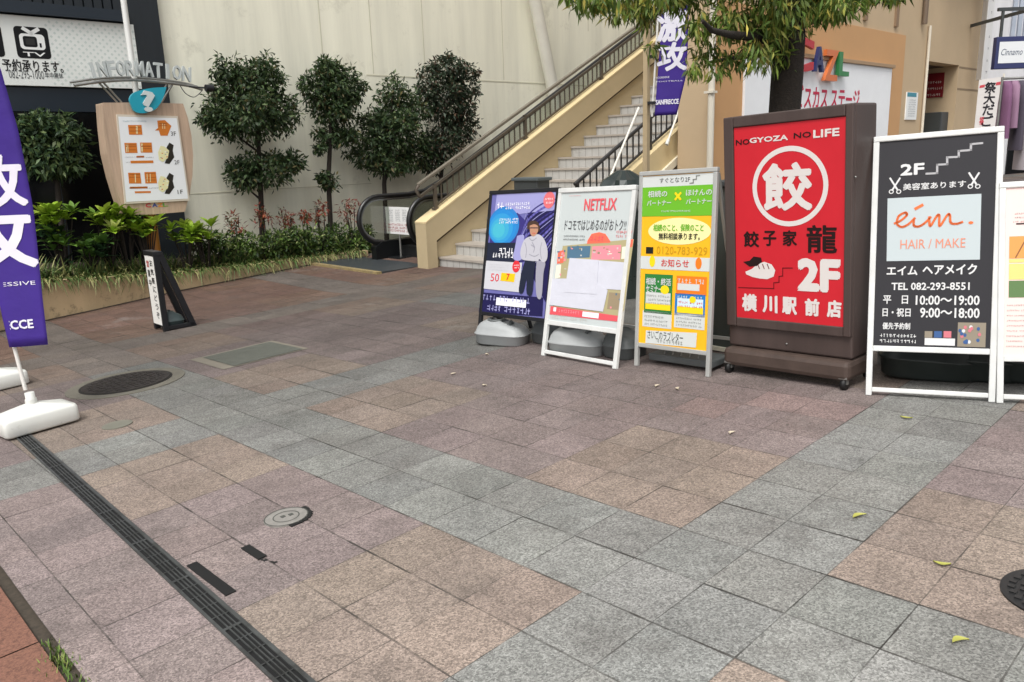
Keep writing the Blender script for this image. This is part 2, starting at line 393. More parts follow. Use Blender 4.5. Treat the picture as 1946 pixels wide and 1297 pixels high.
# reddish granite border at the lower left, with an earth gap
mb = MB(); rr = random.Random(2)
t = -10.4
while t < 7:
    L = 0.62
    for k in range(7):
        b1 = 0.462 - k * 0.92; b0_ = b1 - 0.912; mb.add([G(b0_, t, -0.004), G(b1, t, -0.004), G(b1, t + L - 0.008, -0.004), G(b0_, t + L - 0.008, -0.004)], [(0, 1, 2, 3)], 0)
    t += L
link('border_slabs', mb, mat('red_granite', '8a6150', 0.8, vary=0.4, vscale=140, dirt=('54392f', 75, 0.48, 0.7), bump=0.2, bscale=260), kind='structure')
mb = MB(); mb.add([G(-6.2, -13.5, -0.02), G(0.53, -13.5, -0.02), G(0.53, -9.5, -0.02), G(0.53, 7.2, -0.02), G(-6.2, 7.2, -0.02), G(-6.2, -9.5, -0.02)], [(0, 1, 2, 5), (5, 2, 3, 4)])
link('joint_earth', mb, mat('joint_earth', '4a4238', 0.95, vary=0.4, vscale=40), kind='structure')
# street level sheet reaching far beyond everything
mb = MB(); mb.add([(-90, -90, -1.2), (90, -90, -1.2), (90, 90, -1.2), (-90, 90, -1.2)], [(0, 1, 2, 3)])
link('street_ground', mb, mat('asphalt', '4a4a4a', 0.9, vary=0.2, vscale=5), kind='structure')
# moss in the gap
def blades(mb, rnd, base, n, L, spread, wd, curl=0.5, dirs=None):
    for _ in range(n):
        b = np.asarray(base, float) + np.array([rnd.gauss(0, 0.02), rnd.gauss(0, 0.02), 0])
        a = rnd.uniform(0, 2 * math.pi) if dirs is None else rnd.gauss(dirs[0], dirs[1])
        h = np.array([math.cos(a), math.sin(a), 0.0]); l = L * rnd.uniform(0.6, 1.15); sd = np.array([-h[1], h[0], 0]) * wd * rnd.uniform(0.6, 1.1)
        sp = spread * rnd.uniform(0.4, 1.2); P = []
        for k in range(4):
            f = k / 3; P.append(b + h * (l * sp * f) + UP * (l * (f * (1 - 0.15 * sp) - curl * sp * f * f)))
        w = (1, 0.9, 0.6, 0.06); vs = []
        for k in range(4): vs += [P[k] - sd * w[k], P[k] + sd * w[k]]
        mb.add(vs, [(0, 1, 3, 2), (2, 3, 5, 4), (4, 5, 7, 6)], rnd.choice((0, 0, 1)), True)
GRASS = [mat('blade_green', '5f7a35', 0.55), mat('blade_yellow', '8d9a52', 0.55)]
rnd = random.Random(9); mb = MB()
for k in range(60):
    t = -3.0 + rnd.random() * 1.0; blades(mb, rnd, G(0.485 + rnd.uniform(-0.012, 0.012), t, -0.02), 5, 0.045, 0.5, 0.003)
link('joint_weeds', mb, GRASS, kind='stuff')

# ------------------------------------------------------------------ back wall, dark shop front, right building
TW = -13.4
SL = st(at_t(310, 122, TW))[0]                  # where the dark shop front ends
mb = MB(); mb.stbox(SL, 24, TW - 0.3, TW, -1.2, 7.5)
for p, q in (((604, 0), (606, 100)), ((700, 0), (702, 140)), ((800, 0), (803, 145)), ((952, 0), (950, 152)), ((1117, 0), (1120, 60))):
    a, c = at_t(*p, TW), at_t(*q, TW); s = st(a)[0]; mb.stbox(s - 0.012, s + 0.012, TW, TW + 0.003, max(c[2], 2.2), 7.4, 1)
zc = at_t(860, 151, TW)[2]
mb.stbox(st(at_t(696, 141, TW))[0], 23, TW, TW + 0.0045, zc - 0.012, zc + 0.012, 1)
mb.stbox(SL + 0.05, 9, TW, TW + 0.0045, 1.03, 1.042, 1)
wall = link('building_wall', mb, [M_CONC, mat('wall_joint', 'd2cfba', 0.9)], label='tall cream concrete wall with joints behind the row of small trees', cat='wall')
p0, p1 = at_t(1016, 0, TW + 0.35), at_t(1060, 215, TW + 0.35); d = p1 - p0
mb = MB(); mb.tube([p0 - d * 0.9, p1 + d * 0.1], 0.14, 24)
link('diagonal_brace', mb, mat('cream_paint', 'dcd9cc', 0.6, vary=0.08), label='round cream diagonal brace in front of the tall concrete wall', cat='brace')

TF = TW + 0.06
sf = thing('shop_front', W(-1, TF, gz(W(0, TF)) - 0.2), 'dark navy shop front with vertical cladding and black glass below', 'building')
mb = MB(); mb.stbox(-7, SL, TW - 0.3, TF - 0.08, -1.2, 7.5)
link('facade', mb, M_DARKF, sf)
mb = MB(); zt = at_t(130, 38, TF)[2]; zb = at_t(130, 166, TF)[2]
s = -6.9
while s < SL - 0.55:
    mb.stbox(s, s + 0.11, TF - 0.08, TF - 0.03, zt + 0.18, 7.4); s += 0.135
link('cladding', mb, M_DARKF, sf)
mb = MB(); mb.stbox(-7, SL - 0.5, TF - 0.08, TF + 0.12, zt + 0.02, zt + 0.18); mb.stbox(-7, SL - 0.5, TF - 0.08, TF - 0.01, zb - 0.35, zb - 0.02)
link('ledge', mb, mat('navy_trim', '1a2530', 0.4), sf)
mb = MB(); mb.stbox(SL - 0.48, SL - 0.002, TF - 0.08, TF + 0.03, -0.6, 7.4)
link('corner_column', mb, M_DARKF, sf)
mb = MB(); mb.stbox(-6.9, SL - 0.5, TF - 0.08, TF - 0.05, -0.6, zb - 0.36)
link('window', mb, M_DGLASS, sf)
for s in (0.5, 2.0, 3.4):
    mb = MB(); mb.stbox(s, s + 0.06, TF - 0.05, TF - 0.01, -0.6, zb - 0.36); link('mullion', mb, M_DARKF, sf)

# fascia sign of the dark shop
fs = thing('fascia_sign', W(2.5, TF, zb), 'white fascia sign with television icon and Japanese lettering on dark shop front', 'sign')
P = Panel(W(0, TF + 0.04), A, UP)
mb = MB(); sR = st(at_t(262, 110, TF + 0.04))[0]; mb.stbox(-6, sR, TF - 0.02, TF + 0.04, zb, zt)
link('sign_panel', mb, mat('fascia_white', 'e8ece8', 0.45, vary=0.04), fs, bevel=0.004)
mb = MB(); u = P.px(95, 100)[0]
k = 0
while u < sR - 0.02:                             # diamond pattern printed on the plain half
    v = zb + 0.04 + (0.05 if k % 2 else 0)
    while v < zt - 0.04:
        P.poly(mb, [(u, v - 0.022), (u + 0.022, v), (u, v + 0.022), (u - 0.022, v)], 0.0015); v += 0.1
    u += 0.05; k += 1
link('diamond_print', mb, mat('diamond_print', 'cfd9d4', 0.5), fs)
mb = MB()
def rrect(P, mb, u0, v0, u1, v1, r, w, mi):
    pts = []
    for cx, cy, a0 in ((u1 - r, v1 - r, 0), (u0 + r, v1 - r, 90), (u0 + r, v0 + r, 180), (u1 - r, v0 + r, 270)):
        for k in range(6): a = math.radians(a0 + 18 * k); pts.append((cx + r * math.cos(a), cy + r * math.sin(a)))
    P.poly(mb, pts, w, mi)
(u0, v0), (u1, v1) = P.px(34, 110), P.px(89, 54)
wd = u1 - u0
for du in (0, -wd * 1.35, -wd * 2.7):
    rrect(P, mb, u0 + du, v0, u1 + du, v1, 0.05, 0.003, 0)
    cx = (u0 + u1) / 2 + du; h = v1 - v0
    rrect(P, mb, cx - wd * 0.37, v0 + h * 0.28, cx + wd * 0.37, v0 + h * 0.78, 0.05, 0.0045, 1)
    rrect(P, mb, cx - wd * 0.27, v0 + h * 0.36, cx + wd * 0.14, v0 + h * 0.70, 0.03, 0.006, 0)
    rrect(P, mb, cx - wd * 0.20, v0 + h * 0.43, cx + wd * 0.07, v0 + h * 0.63, 0.01, 0.0075, 2)
    P.rect(mb, cx + wd * 0.2, v0 + h * 0.36, cx + wd * 0.26, v0 + h * 0.5, 0.006, 0)
    P.line(mb, [(cx - wd * 0.2, v0 + h * 0.93), (cx, v0 + h * 0.8), (cx + wd * 0.2, v0 + h * 0.93)], 0.05, 0.0045, 1)
    P.text(mb, 'TV' if du == 0 else '予約', cx - wd * 0.33, v0 + h * 0.06, cx + wd * 0.33, v0 + h * 0.2, 0.0045, 1, bold=0.03)
P.ptext(mb, '予約承ります。', (6, 135), (118, 117), 0.003, 0, bold=0.015)
P.ptext(mb, '082-295-1000', (18, 149), (82, 135), 0.003, 3)
P.ptext(mb, '年中無休', (86, 149), (119, 139), 0.003, 3, bold=0.01)
link('lettering', mb, [ink('0d0e10'), ink('f0f2f0'), ink('30302f'), ink('55585a')], fs)

# right building: orange panel, beige wall, entrance recess, far block
TO = -6.2
def so(x, y=180): return st(at_t(x, y, TO))[0]
def zo(x, y): return at_t(x, y, TO)[2]
sA, sB, sC, sD = so(1352, 250), so(1712, 160), so(1757, 180), so(1822, 130)
sE = so(1879, 60)
zg = -0.6
rb = thing('beige_building', W(sA, TO, gz(W(sA, TO))), 'beige rendered building with an orange stage wall and dark entrance recess', 'building')
mb = MB(); zl = zo(1790, 120)
mb.stbox(sA, sC, TO - 0.55, TO, zg, 9)
mb.stbox(sC, sD, TO - 4, TO, zl, 9); mb.stbox(sC, sD, TO - 4, TO - 2.2, zg, zl); mb.stbox(sD, sE, TO - 4, TO, zg, 9)
mb.stbox(sD + 0.02, sE, TO, TO + 0.004, zo(1850, 172) - 0.02, zo(1850, 172) + 0.02, 1); mb.stbox(sD + 0.02, sE, TO, TO + 0.004, zo(1850, 132) - 0.02, zo(1850, 132) + 0.02, 1)
mb.stbox(sC, sE + 0.25, TO, TO + 0.45, zo(1757, 10) + 1.2, zo(1757, 10) + 1.5, 0)
link('wall', mb, [mat('building_beige', 'c2ab8b', 0.85, vary=0.06, vscale=1.5, bump=0.1, bscale=100), mat('joint_brown', '8d7a62', 0.9)], rb)
zot = zo(1712, 67)
mb = MB(); mb.stbox(sA + 0.02, sB, TO, TO + 0.03, zg, zot); link('orange_panel', mb, M_ORANGE, rb)
zw = zo(1687, 131); sw0, sw1 = so(1408, 150), so(1687, 150)
mb = MB(); mb.stbox(sw0, sw1, TO + 0.03, TO + 0.07, 0.5, zw, 0); mb.stbox(sw0 - 0.02, sw1 + 0.05, TO + 0.03, TO + 0.11, zw, zw + 0.06, 1)
wb = link('stage_board', mb, [mat('stage_white', 'f0f2f4', 0.5, vary=0.04), mat('board_cap', 'a58a6d', 0.8)], rb, bevel=0.005)
PB = Panel(W(0, TO + 0.07), A, UP)
mb = MB(); PB.ptext(mb, 'ハイビスカス ステージ', (1476, 205), (1634, 170), 0.004, 0, bold=0.02)
link('board_lettering', mb, ink('c8234a'), rb)
for ch, bl, tr, col in (('C', (1484, 133), (1549, 74), 'b3202c'), ('A', (1549, 136), (1569, 90), '222c5c'), ('Z', (1567, 153), (1595, 97), 'd0703c'), ('L', (1594, 144), (1616, 101), '2f7d45')):
    q = Panel(W(0, TO + 0.17), A, UP); mb = MB(); q.ptext(mb, ch, bl, tr, 0, 0, bold=0.05, thick=0.06)
    link('cutout_letter', mb, mat('letter_' + ch, col, 0.4), rb)
for px_ in (1560, 1640, 1700):
    s = so(px_, 30); mb = MB(); mb.stbox(s, s + 0.12, TO, TO + 0.04, zot + 0.12, zot + 1.1); link('wall_bracket', mb, mat('bracket_brown', '8a7158', 0.7), rb)
s = so(1752, 30); mb = MB(); mb.tube([W(s, TO + 0.06, zo(1756, 48)), W(s, TO + 0.06, 9)], 0.05, 10); link('downpipe', mb, mat('pipe_brown', '6d5c4c', 0.6), rb)
mb = MB(); s = so(1756, 150); mb.tube([W(s, TO + 0.04, zo(1756, 48)), W(s, TO + 0.04, 0.2)], 0.028, 8); link('cable_conduit', mb, mat('conduit_white', 'd9d0be', 0.6), rb)
q = Panel(W(sD - 0.03, 0), B, UP); mb = MB(); q.pr(mb, (1759, 187), (1795, 138), 0.0, 0); q.dashes(mb, (1762, 184), (1792, 146), 3, 0.003, 1, 3, fill=0.5)
(ua_, va_), (ub_, vb_2) = q.px(1759, 187), q.px(1795, 138); mb.box(q.pt((ua_ + ub_) / 2, (va_ + vb_2) / 2, -0.012), (q.u, q.v, q.n), (ub_ - ua_, vb_2 - va_, 0.02), 0)
link('recess_sign', mb, [ink('7a1c24'), ink('d8c8c0')], rb)
q = Panel(W(sD - 0.45, 0), B, UP); (ua_, va_), (ub_, vb_2) = q.px(1748, 300), q.px(1790, 213)
mb = MB(); mb.stbox(sD - 0.45, sD - 0.02, min(ua_, ub_), max(ua_, ub_), gz(W(sD, TO)) - 0.1, vb_2, 0); link('metal_cabinet', mb, M_DGREY, rb, bevel=0.015)
mb = MB(); mb.stbox(sC + 0.004, sD - 0.004, TO - 2.196, TO - 2.19, -0.5, zl - 0.004); mb.stbox(sD - 0.012, sD - 0.002, TO - 2.19, TO - 0.62, -0.5, zl - 0.004); mb.stbox(sC + 0.002, sD - 0.012, TO - 2.19, TO - 0.3, zl - 0.012, zl - 0.004)
link('recess_shade_lining', mb, mat('recess_shade_brown', '54463a', 0.8, vary=0.1), rb)  # dark brown sheets paint the shade inside the entrance recess
mb = MB(); q = Panel(W(0, TO + 0.02), A, UP); mb.stbox(so(1722), so(1743), TO, TO + 0.02, zo(1732, 228), zo(1732, 176), 0)
q.pr(mb, (1724, 184), (1742, 177), 0.002, 1); q.dashes(mb, (1725, 222), (1741, 188), 8, 0.002, 2, 4)
link('notice_sheet', mb, [ink('eef0ee'), ink('3a8a9c'), ink('8d9296')], rb)

# white downpipe at the left edge of the orange wall and the tall beige post
s = so(1349, 150); mb = MB(); mb.tube([W(s - 0.08, TO + 0.08, gz(W(s, TO))), W(s - 0.08, TO + 0.08, 8.5)], 0.045, 14)
for z in (1.0, 2.2, 3.4): mb.stbox(s - 0.14, s - 0.02, TO, TO + 0.135, z, z + 0.03)
link('downpipe', mb, mat('downpipe_white', 'ddd6c6', 0.5, vary=0.06), label='pale downpipe at the left corner of the orange wall', cat='pipe')
pb = at_d(1228, 330, 9.7); sp_, tp_ = st(pb)
post = thing('canopy_post', G(sp_, tp_), 'slim square beige post carrying a purple banner beside the staircase', 'post')
mb = MB(); mb.box(W(sp_, tp_, 2.6 + gz(pb) / 2), (A, B, UP), (0.062, 0.062, 5.2 - gz(pb))); link('shaft', mb, mat('post_beige', 'b9a583', 0.55, vary=0.08), post, bevel=0.004)
mb = MB(); mb.box(G(sp_, tp_, 0.01), (A, B, UP), (0.16, 0.16, 0.02)); link('foot_plate', mb, M_STEEL, post)

# ------------------------------------------------------------------ staircase
TI, TL, TR = -9.6, -9.86, -7.0                   # inner face, outer face of the left wall; face of the right parapet
RISE, RUN, SN, ZN = 0.179, 0.345, 7.637, -0.017
NS = 21
stc = thing('staircase', G(7.4, -8.4), 'broad outdoor staircase of pale tiled steps between beige walls and railings', 'staircase')
for k in range(NS):
    mb = MB(); z1 = ZN + RISE * k; s0 = SN + RUN * k
    zb_ = -0.5 if k == 0 else z1 - RISE - 0.05
    mb.stbox(s0, s0 + RUN + (0.05 if k < NS - 1 else 4), TI - 0.05, TR + 0.02, zb_, z1 - 0.03, 0)
    mb.stbox(s0 - 0.018, s0 + RUN + 0.02 if k < NS - 1 else s0 + 4.3, TI - 0.05, TR + 0.02, z1 - 0.03, z1, 1)
    t = TI - 0.02
    while t < TR:                                 # upright joints between the riser tiles
        mb.stbox(s0 - 0.0015, s0, t - 0.003, t + 0.003, zb_ + 0.05 if k else -0.2, z1 - 0.03, 2); t += 0.149
    link('step', mb, [M_STEP, mat('stair_nosing', 'a8a096', 0.6, vary=0.15, vscale=7), mat('tile_joint', '6c675f', 0.9)], stc)
def on_t(p, t): q = at_t(*p, t); return st(q)[0], q[2]
pf = on_t((813.7, 422), TI); pe = on_t((1220.5, 100), TI)
sl = (pe[1] - pf[1]) / (pe[0] - pf[0]); sEnd = SN + RUN * (NS - 1) + 1.2
sfr = on_t((814, 513), TI)[0]
prof = [(sfr, -0.6), (sfr, pf[1] + sl * (sfr - pf[0])), (sEnd, pf[1] + sl * (sEnd - pf[0])), (sEnd + 3, pf[1] + sl * (sEnd - pf[0])), (sEnd + 3, -0.6)]
l0 = on_t((830, 457.6), TI); l1 = on_t((1220.5, 137), TI); ls = (l1[1] - l0[1]) / (l1[0] - l0[0])
mb = MB(); mb.prism([W(s, TL, z) for s, z in prof], B * (TI - 0.06 - TL), 0)
# upper band and front pilaster stand 6 cm proud of the recessed lower face
band = [(sfr, -0.6), (sfr, prof[1][1]), prof[2], (sEnd, l0[1] + ls * (sEnd - l0[0])), l0, (l0[0], -0.6)]
mb.prism([W(s, TI - 0.06, z) for s, z in band], B * 0.06, 0)
lw = link('side_wall', mb, [M_BEIGE], stc)
mb = MB(); cz = 0.025
gl = [l0, (sEnd, l0[1] + ls * (sEnd - l0[0]))]
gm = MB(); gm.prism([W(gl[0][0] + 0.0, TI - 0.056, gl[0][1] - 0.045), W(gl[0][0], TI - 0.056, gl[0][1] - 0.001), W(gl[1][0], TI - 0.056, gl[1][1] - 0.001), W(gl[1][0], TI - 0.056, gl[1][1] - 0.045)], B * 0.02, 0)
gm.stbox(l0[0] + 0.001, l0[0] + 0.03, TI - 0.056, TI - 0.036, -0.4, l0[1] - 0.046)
link('painted_ledge_shadow', gm, mat('ledge_shadow_brown', '4a3b28', 0.9), stc)  # dark strip paints in the shadow line under the band and beside the pilaster
mb.prism([W(sfr - 0.004, TL - 0.004, prof[1][1]), W(sEnd, TL - 0.004, prof[2][1]), W(sEnd, TL - 0.004, prof[2][1] + cz), W(sfr - 0.004, TL - 0.004, prof[1][1] + cz)], B * (TI - TL + 0.008), 0)
link('coping', mb, M_BEIGE_L, stc)
# railing on the left wall
tr_ = TL + 0.12
def wtop(s): return pf[1] + sl * (s - pf[0]) + cz
rl = thing('stair_railing', W(sfr + 0.2, tr_, wtop(sfr + 0.2)), 'brown metal railing on top of the left beige stair wall', 'railing')
M_RAIL = mat('railing_brown', '5a5248', 0.45, metal=0.2, vary=0.15, vscale=8); M_RAILT = mat('railing_top', '6f685c', 0.4, vary=0.12)
sr0 = on_t((828, 394), tr_)[0]; sr1 = sEnd
mb = MB(); mb.bar(W(sr0 - 0.32, tr_, wtop(sr0 - 0.32) + 0.55), W(sr1, tr_, wtop(sr1) + 0.40), 0.07, 0.045, B); link('top_rail', mb, M_RAILT, rl, bevel=0.01)
mb = MB(); mb.bar(W(sr0 - 0.3, tr_, wtop(sr0 - 0.3) + 0.36), W(sr1, tr_, wtop(sr1) + 0.30), 0.04, 0.04, B); link('middle_rail', mb, M_RAIL, rl)
mb = MB(); mb.bar(W(sr0, tr_, wtop(sr0) + 0.055), W(sr1, tr_, wtop(sr1) + 0.055), 0.03, 0.03, B); link('bottom_rail', mb, M_RAIL, rl)
mb = MB(); mb.tube([W(sr0 - 0.3, tr_, wtop(sr0 - 0.3) + 0.54), W(sr0 - 0.36, tr_, wtop(sr0 - 0.3) + 0.47), W(sr0 - 0.3, tr_, wtop(sr0 - 0.3) + 0.37)], 0.026, 10); link('rail_end', mb, M_RAIL, rl)
k = 0; s = sr0
while s < 13.6:
    big = k % 16 == 0
    mb = MB(); r = 0.024 if big else 0.009
    mb.box(W(s, tr_, wtop(s) + 0.19), (A, B, UP), (r * 2, r * 2, 0.40 if big else 0.28))
    if big: mb.box(W(s, tr_, wtop(s) + 0.01), (A, B, UP), (0.1, 0.08, 0.03))
    link('post' if big else 'baluster', mb, M_RAIL, rl); s += 0.125; k += 1
# right parapet with trim and railing
def nos(s): return ZN + (s - SN) * RISE / RUN
b0, b1 = on_t((1186, 319.5), TR + 0.08), on_t((1337, 186), TR + 0.08); bs = (b1[1] - b0[1]) / (b1[0] - b0[0])
t0_, t1_ = on_t((1091, 352), TR + 0.08), on_t((1339, 134), TR + 0.08); tss = (t1_[1] - t0_[1]) / (t1_[0] - t0_[0])
def brail(s): return b0[1] + bs * (s - b0[0])
def trail(s): return t0_[1] + tss * (s - t0_[0])
sp0 = 7.55
par = thing('stair_parapet', G(sp0, TR + 0.1), 'beige sloping parapet with a pale trim strip on the right of the stairs', 'wall')
mb = MB(); e = [(sp0, -0.6), (sp0, brail(sp0) - 0.07), (sEnd, brail(sEnd) - 0.07), (sEnd + 3, brail(sEnd) - 0.07), (sEnd + 3, -0.6)]
mb.prism([W(s, TR, z) for s, z in e], B * 0.18, 0); link('parapet_wall', mb, M_BEIGE_L, par)
x0, x1 = on_t((1259, 324), TR + 0.2), on_t((1337, 250), TR + 0.2); xs = (x1[1] - x0[1]) / (x1[0] - x0[0])
zf = lambda s: x0[1] + xs * (s - x0[0])
mb = MB(); mb.prism([W(8.3, TR + 0.18, zf(8.3) - 0.11), W(8.3, TR + 0.18, zf(8.3)), W(sEnd, TR + 0.18, zf(sEnd)), W(sEnd, TR + 0.18, zf(sEnd) - 0.11)], B * 0.04, 0); link('trim_strip', mb, mat('trim_cream', 'e4dcc6', 0.6), par)
mb = MB(); mb.prism([W(8.3, TR + 0.18, zf(8.3) - 0.15), W(8.3, TR + 0.18, zf(8.3) - 0.113), W(sEnd, TR + 0.18, zf(sEnd) - 0.113), W(sEnd, TR + 0.18, zf(sEnd) - 0.15)], B * 0.02, 0); link('trim_groove', mb, mat('groove_brown', '5c5042', 0.8), par)
rr_ = thing('parapet_railing', W(sp0, TR + 0.08, brail(sp0)), 'black metal railing with thin bars on the right stair parapet', 'railing')
M_RB = mat('railing_black', '2b2a2b', 0.42, vary=0.1)
for nm, f in (('top_rail', trail), ('bottom_rail', brail)):
    mb = MB(); mb.bar(W(sp0 + 0.2, TR + 0.08, f(sp0 + 0.2)), W(sEnd, TR + 0.08, f(sEnd)), 0.045 if nm == 'top_rail' else 0.03, 0.04 if nm == 'top_rail' else 0.03, B); link(nm, mb, M_RB, rr_, bevel=0.006)
s = sp0 + 0.25; k = 0
while s < 12.5:
    big = k % 12 == 0; r = 0.02 if big else 0.008
    mb = MB(); mb.box(W(s, TR + 0.08, (trail(s) + brail(s)) / 2 - (0.035 if big else 0)), (A, B, UP), (2 * r, 2 * r, trail(s) - brail(s) + (0.07 if big else 0)))
    link('post' if big else 'baluster', mb, M_RB, rr_); s += 0.13; k += 1
M_POLE = mat('white_pole', 'e6e2d6', 0.4, vary=0.08)
for (a, b_), lab in ((((1214, 205), (1150, 360)), 'slim white pole leaning on the black railing left of the beige post'), (((1328, 105), (1268, 272)), 'slim white pole leaning on the black railing right of the beige post')):
    pa, pb_ = at_t(*a, TR + 0.14), at_t(*b_, TR + 0.24)
    ob = thing('leaning_pole', pb_, lab, 'pole', 'poles leaning on the stair railing')
    mb = MB(); mb.tube([pb_, pa], 0.016, 10); link('rod', mb, M_POLE, ob)
    mb = MB(); mb.tube([pb_ - nrm(pa - pb_) * 0.03, pb_ + nrm(pa - pb_) * 0.05], 0.026, 10); link('end_cap', mb, M_WTANK, ob)
pc = at_t(1010, 352, -8.7); k = int((st(pc)[0] - SN) / RUN); zk = ZN + RISE * k; sk = SN + RUN * k + 0.17
pcx = st(at_t(1008, 345, -8.7))[0]
bx = thing('planter_box', W(sk, -8.75, zk), 'dark grey rectangular tub standing on the lower stairs behind the poster board', 'tub')
zt_ = at_plane(1010, 338, W(sk, 0, 0), A)[2]; tl_, tr2 = st(at_plane(988, 345, W(sk, 0, 0), A))[1], st(at_plane(1033, 345, W(sk, 0, 0), A))[1]
mb = MB(); mb.box(W(sk, (tl_ + tr2) / 2, (zk + zt_) / 2), (A, B, UP), (0.28, tr2 - tl_, zt_ - zk)); link('body', mb, M_DGREY, bx, bevel=0.02)
mb = MB(); mb.box(W(sk, (tl_ + tr2) / 2, zt_ - 0.02), (A, B, UP), (0.33, tr2 - tl_ + 0.06, 0.05)); link('rim', mb, mat('rim_grey', '525a5c', 0.5), bx, bevel=0.012)

# ------------------------------------------------------------------ escalator
ZE = gz(W(7.4, -10.5)) + 0.004
esc = thing('escalator', W(7.3, -10.7, ZE), 'black escalator with glass balustrades climbing between stair wall and planter', 'escalator')
M_HAND = mat('handrail_rubber', '111112', 0.35, spec=0.6); M_ESC = mat('escalator_black', '191b1d', 0.4, metal=0.3, vary=0.1); M_BAL = mat('balustrade_glass', '23292a', 0.1, spec=0.6, coat=0.4)
M_CHR = mat('brushed_trim', '8c8f90', 0.3, metal=0.9)
ESL = 0.52
def esc_side(t, sF):
    zt0 = ZE + 1.05; sI = sF + 1.25; pts = []
    pts.append((sF + 0.45, ZE + 0.28))
    for k in range(13):
        a = math.radians(250 - k * 160 / 12); pts.append((sF + 0.40 + 0.40 * math.cos(a) * 1.0, ZE + 0.665 + 0.385 * math.sin(a)))
    pts += [(sI - 0.2, zt0), (sI + 0.15, zt0 + 0.04), (sI + 0.6, zt0 + 0.22), (sI + 8.5, zt0 + 0.22 + 7.9 * ESL)]
    mb = MB(); mb.tube([W(s, t, z) for s, z in pts], 0.042, 12); link('handrail', mb, M_HAND, esc)
    inn = [(sF + 0.42 + (s - sF - 0.42) * 0.90 if s < sF + 0.9 else s, (ZE + 0.66 + (z - ZE - 0.66) * 0.88) if s < sF + 0.9 else z - 0.05) for s, z in pts]
    mb = MB(); mb.tube([W(s, t, z) for s, z in inn[1:]], 0.022, 8); link('handrail_guide', mb, M_CHR, esc)
    mb = MB(); low = [(s, z) for s, z in inn[1:]] + [(sI + 8.5, ZE + 7.9 * ESL + 0.3), (sI + 0.5, ZE + 0.28), (sF + 0.42, ZE + 0.28)]
    mb.prism([W(s, t - 0.01, z) for s, z in low], B * 0.02, 0); link('balustrade_panel', mb, MATS['clear_balustrade'], esc)
    mb = MB(); sk_ = [(sF + 0.25, ZE - 0.3), (sF + 0.25, ZE + 0.22), (sF + 0.4, ZE + 0.30), (sI + 0.5, ZE + 0.30), (sI + 8.5, ZE + 0.3 + 8.0 * ESL), (sI + 8.5, ZE - 0.3)]
    mb.prism([W(s, t - 0.07, z) for s, z in sk_], B * 0.14, 0); link('skirt', mb, M_ESC, esc)
mg = bpy.data.materials.new('clear_balustrade'); mg.use_nodes = True; MATS['clear_balustrade'] = mg
nt = mg.node_tree; nt.nodes.clear(); out = nt.nodes.new('ShaderNodeOutputMaterial'); tb = nt.nodes.new('ShaderNodeBsdfTransparent'); gb = nt.nodes.new('ShaderNodeBsdfGlossy')
tb.inputs[0].default_value = (0.80, 0.82, 0.79, 1); gb.inputs['Roughness'].default_value = 0.05; ms = nt.nodes.new('ShaderNodeMixShader'); ms.inputs[0].default_value = 0.07
nt.links.new(tb.outputs[0], ms.inputs[1]); nt.links.new(gb.outputs[0], ms.inputs[2]); nt.links.new(ms.outputs[0], out.inputs[0])
sF1 = st(at_t(682, 421, -11.3))[0]; sF2 = st(at_t(778, 440, -10.12))[0]
esc_side(-11.3, sF1); esc_side(-10.12, sF2)
mb = MB()
for k in range(14):
    z = ZE + max(0, (k - 2)) * 0.2; mb.stbox(8.3 + 0.4 * k, 8.7 + 0.4 * k, -11.23, -10.19, ZE - 0.3, z, 0)
    for q in range(20): mb.stbox(8.3 + 0.4 * k, 8.7 + 0.4 * k, -11.2 + q * 0.05, -11.18 + q * 0.05, z, z + 0.012, 1)
link('moving_step', mb, [M_ESC, M_DGREY], esc)
mb = MB(); mb.stbox(6.75, 8.3, -12.0, -9.95, ZE - 0.1, ZE + 0.004, 0); link('landing_plate', mb, mat('landing_plate', '3f4447', 0.5, metal=0.3, vary=0.15, vscale=10), esc)
mb = MB()
for a in ((6.66, 6.75, -12.1, -9.95), (6.75, 8.3, -12.1, -12.0)): mb.stbox(a[0], a[1], a[2], a[3], ZE - 0.1, ZE + 0.008)
link('yellow_border', mb, mat('worn_yellow', '94835a', 0.8, vary=0.35, vscale=14, dirt=('6b6355', 9, 0.5, 0.7)), esc)
mb = MB(); mb.stbox(8.05, 8.2, -11.2, -10.2, ZE + 0.004, ZE + 0.20, 0); link('dark_void_block', mb, mat('dark_void', '0c0d0e', 0.7), esc)  # black block painted in for the unlit depth of the escalator mouth
# standing notice in front of the escalator
sb = 7.9; Pn = Panel(W(sb, -10.7, 0), B, UP)
nb = thing('notice_stand', W(sb, -10.75, ZE), 'white notice board on a slim stand blocking the escalator entry', 'notice')
(u0, v0), (u1, v1) = Pn.px(735, 444), Pn.px(776, 395)
mb = MB(); Pn2 = lambda u, v, w: Pn.pt(u, v, w)
mb.box(Pn.pt((u0 + u1) / 2, (v0 + v1) / 2, -0.012), (B, UP, A), (u1 - u0, v1 - v0, 0.02)); link('board', mb, ink('e8e8e6'), nb, bevel=0.004)
mb = MB()
for i, x in enumerate((739, 752, 765)): Pn.dashes(mb, (x, 421), (x + 7, 398), 7, 0.002, 0, i, gap=0.05)
Pn.dashes(mb, (738, 440), (773, 425), 3, 0.002, 1, 8, fill=0.8)
link('lettering', mb, [ink('55606a'), ink('a0323a')], nb)
mb = MB(); mb.tube([W(sb + 0.03, -10.7 + (u0 + u1) / 2, ZE + 0.02), W(sb + 0.03, -10.7 + (u0 + u1) / 2, v0 + 0.2)], 0.018, 10); link('pole', mb, M_STEEL, nb)
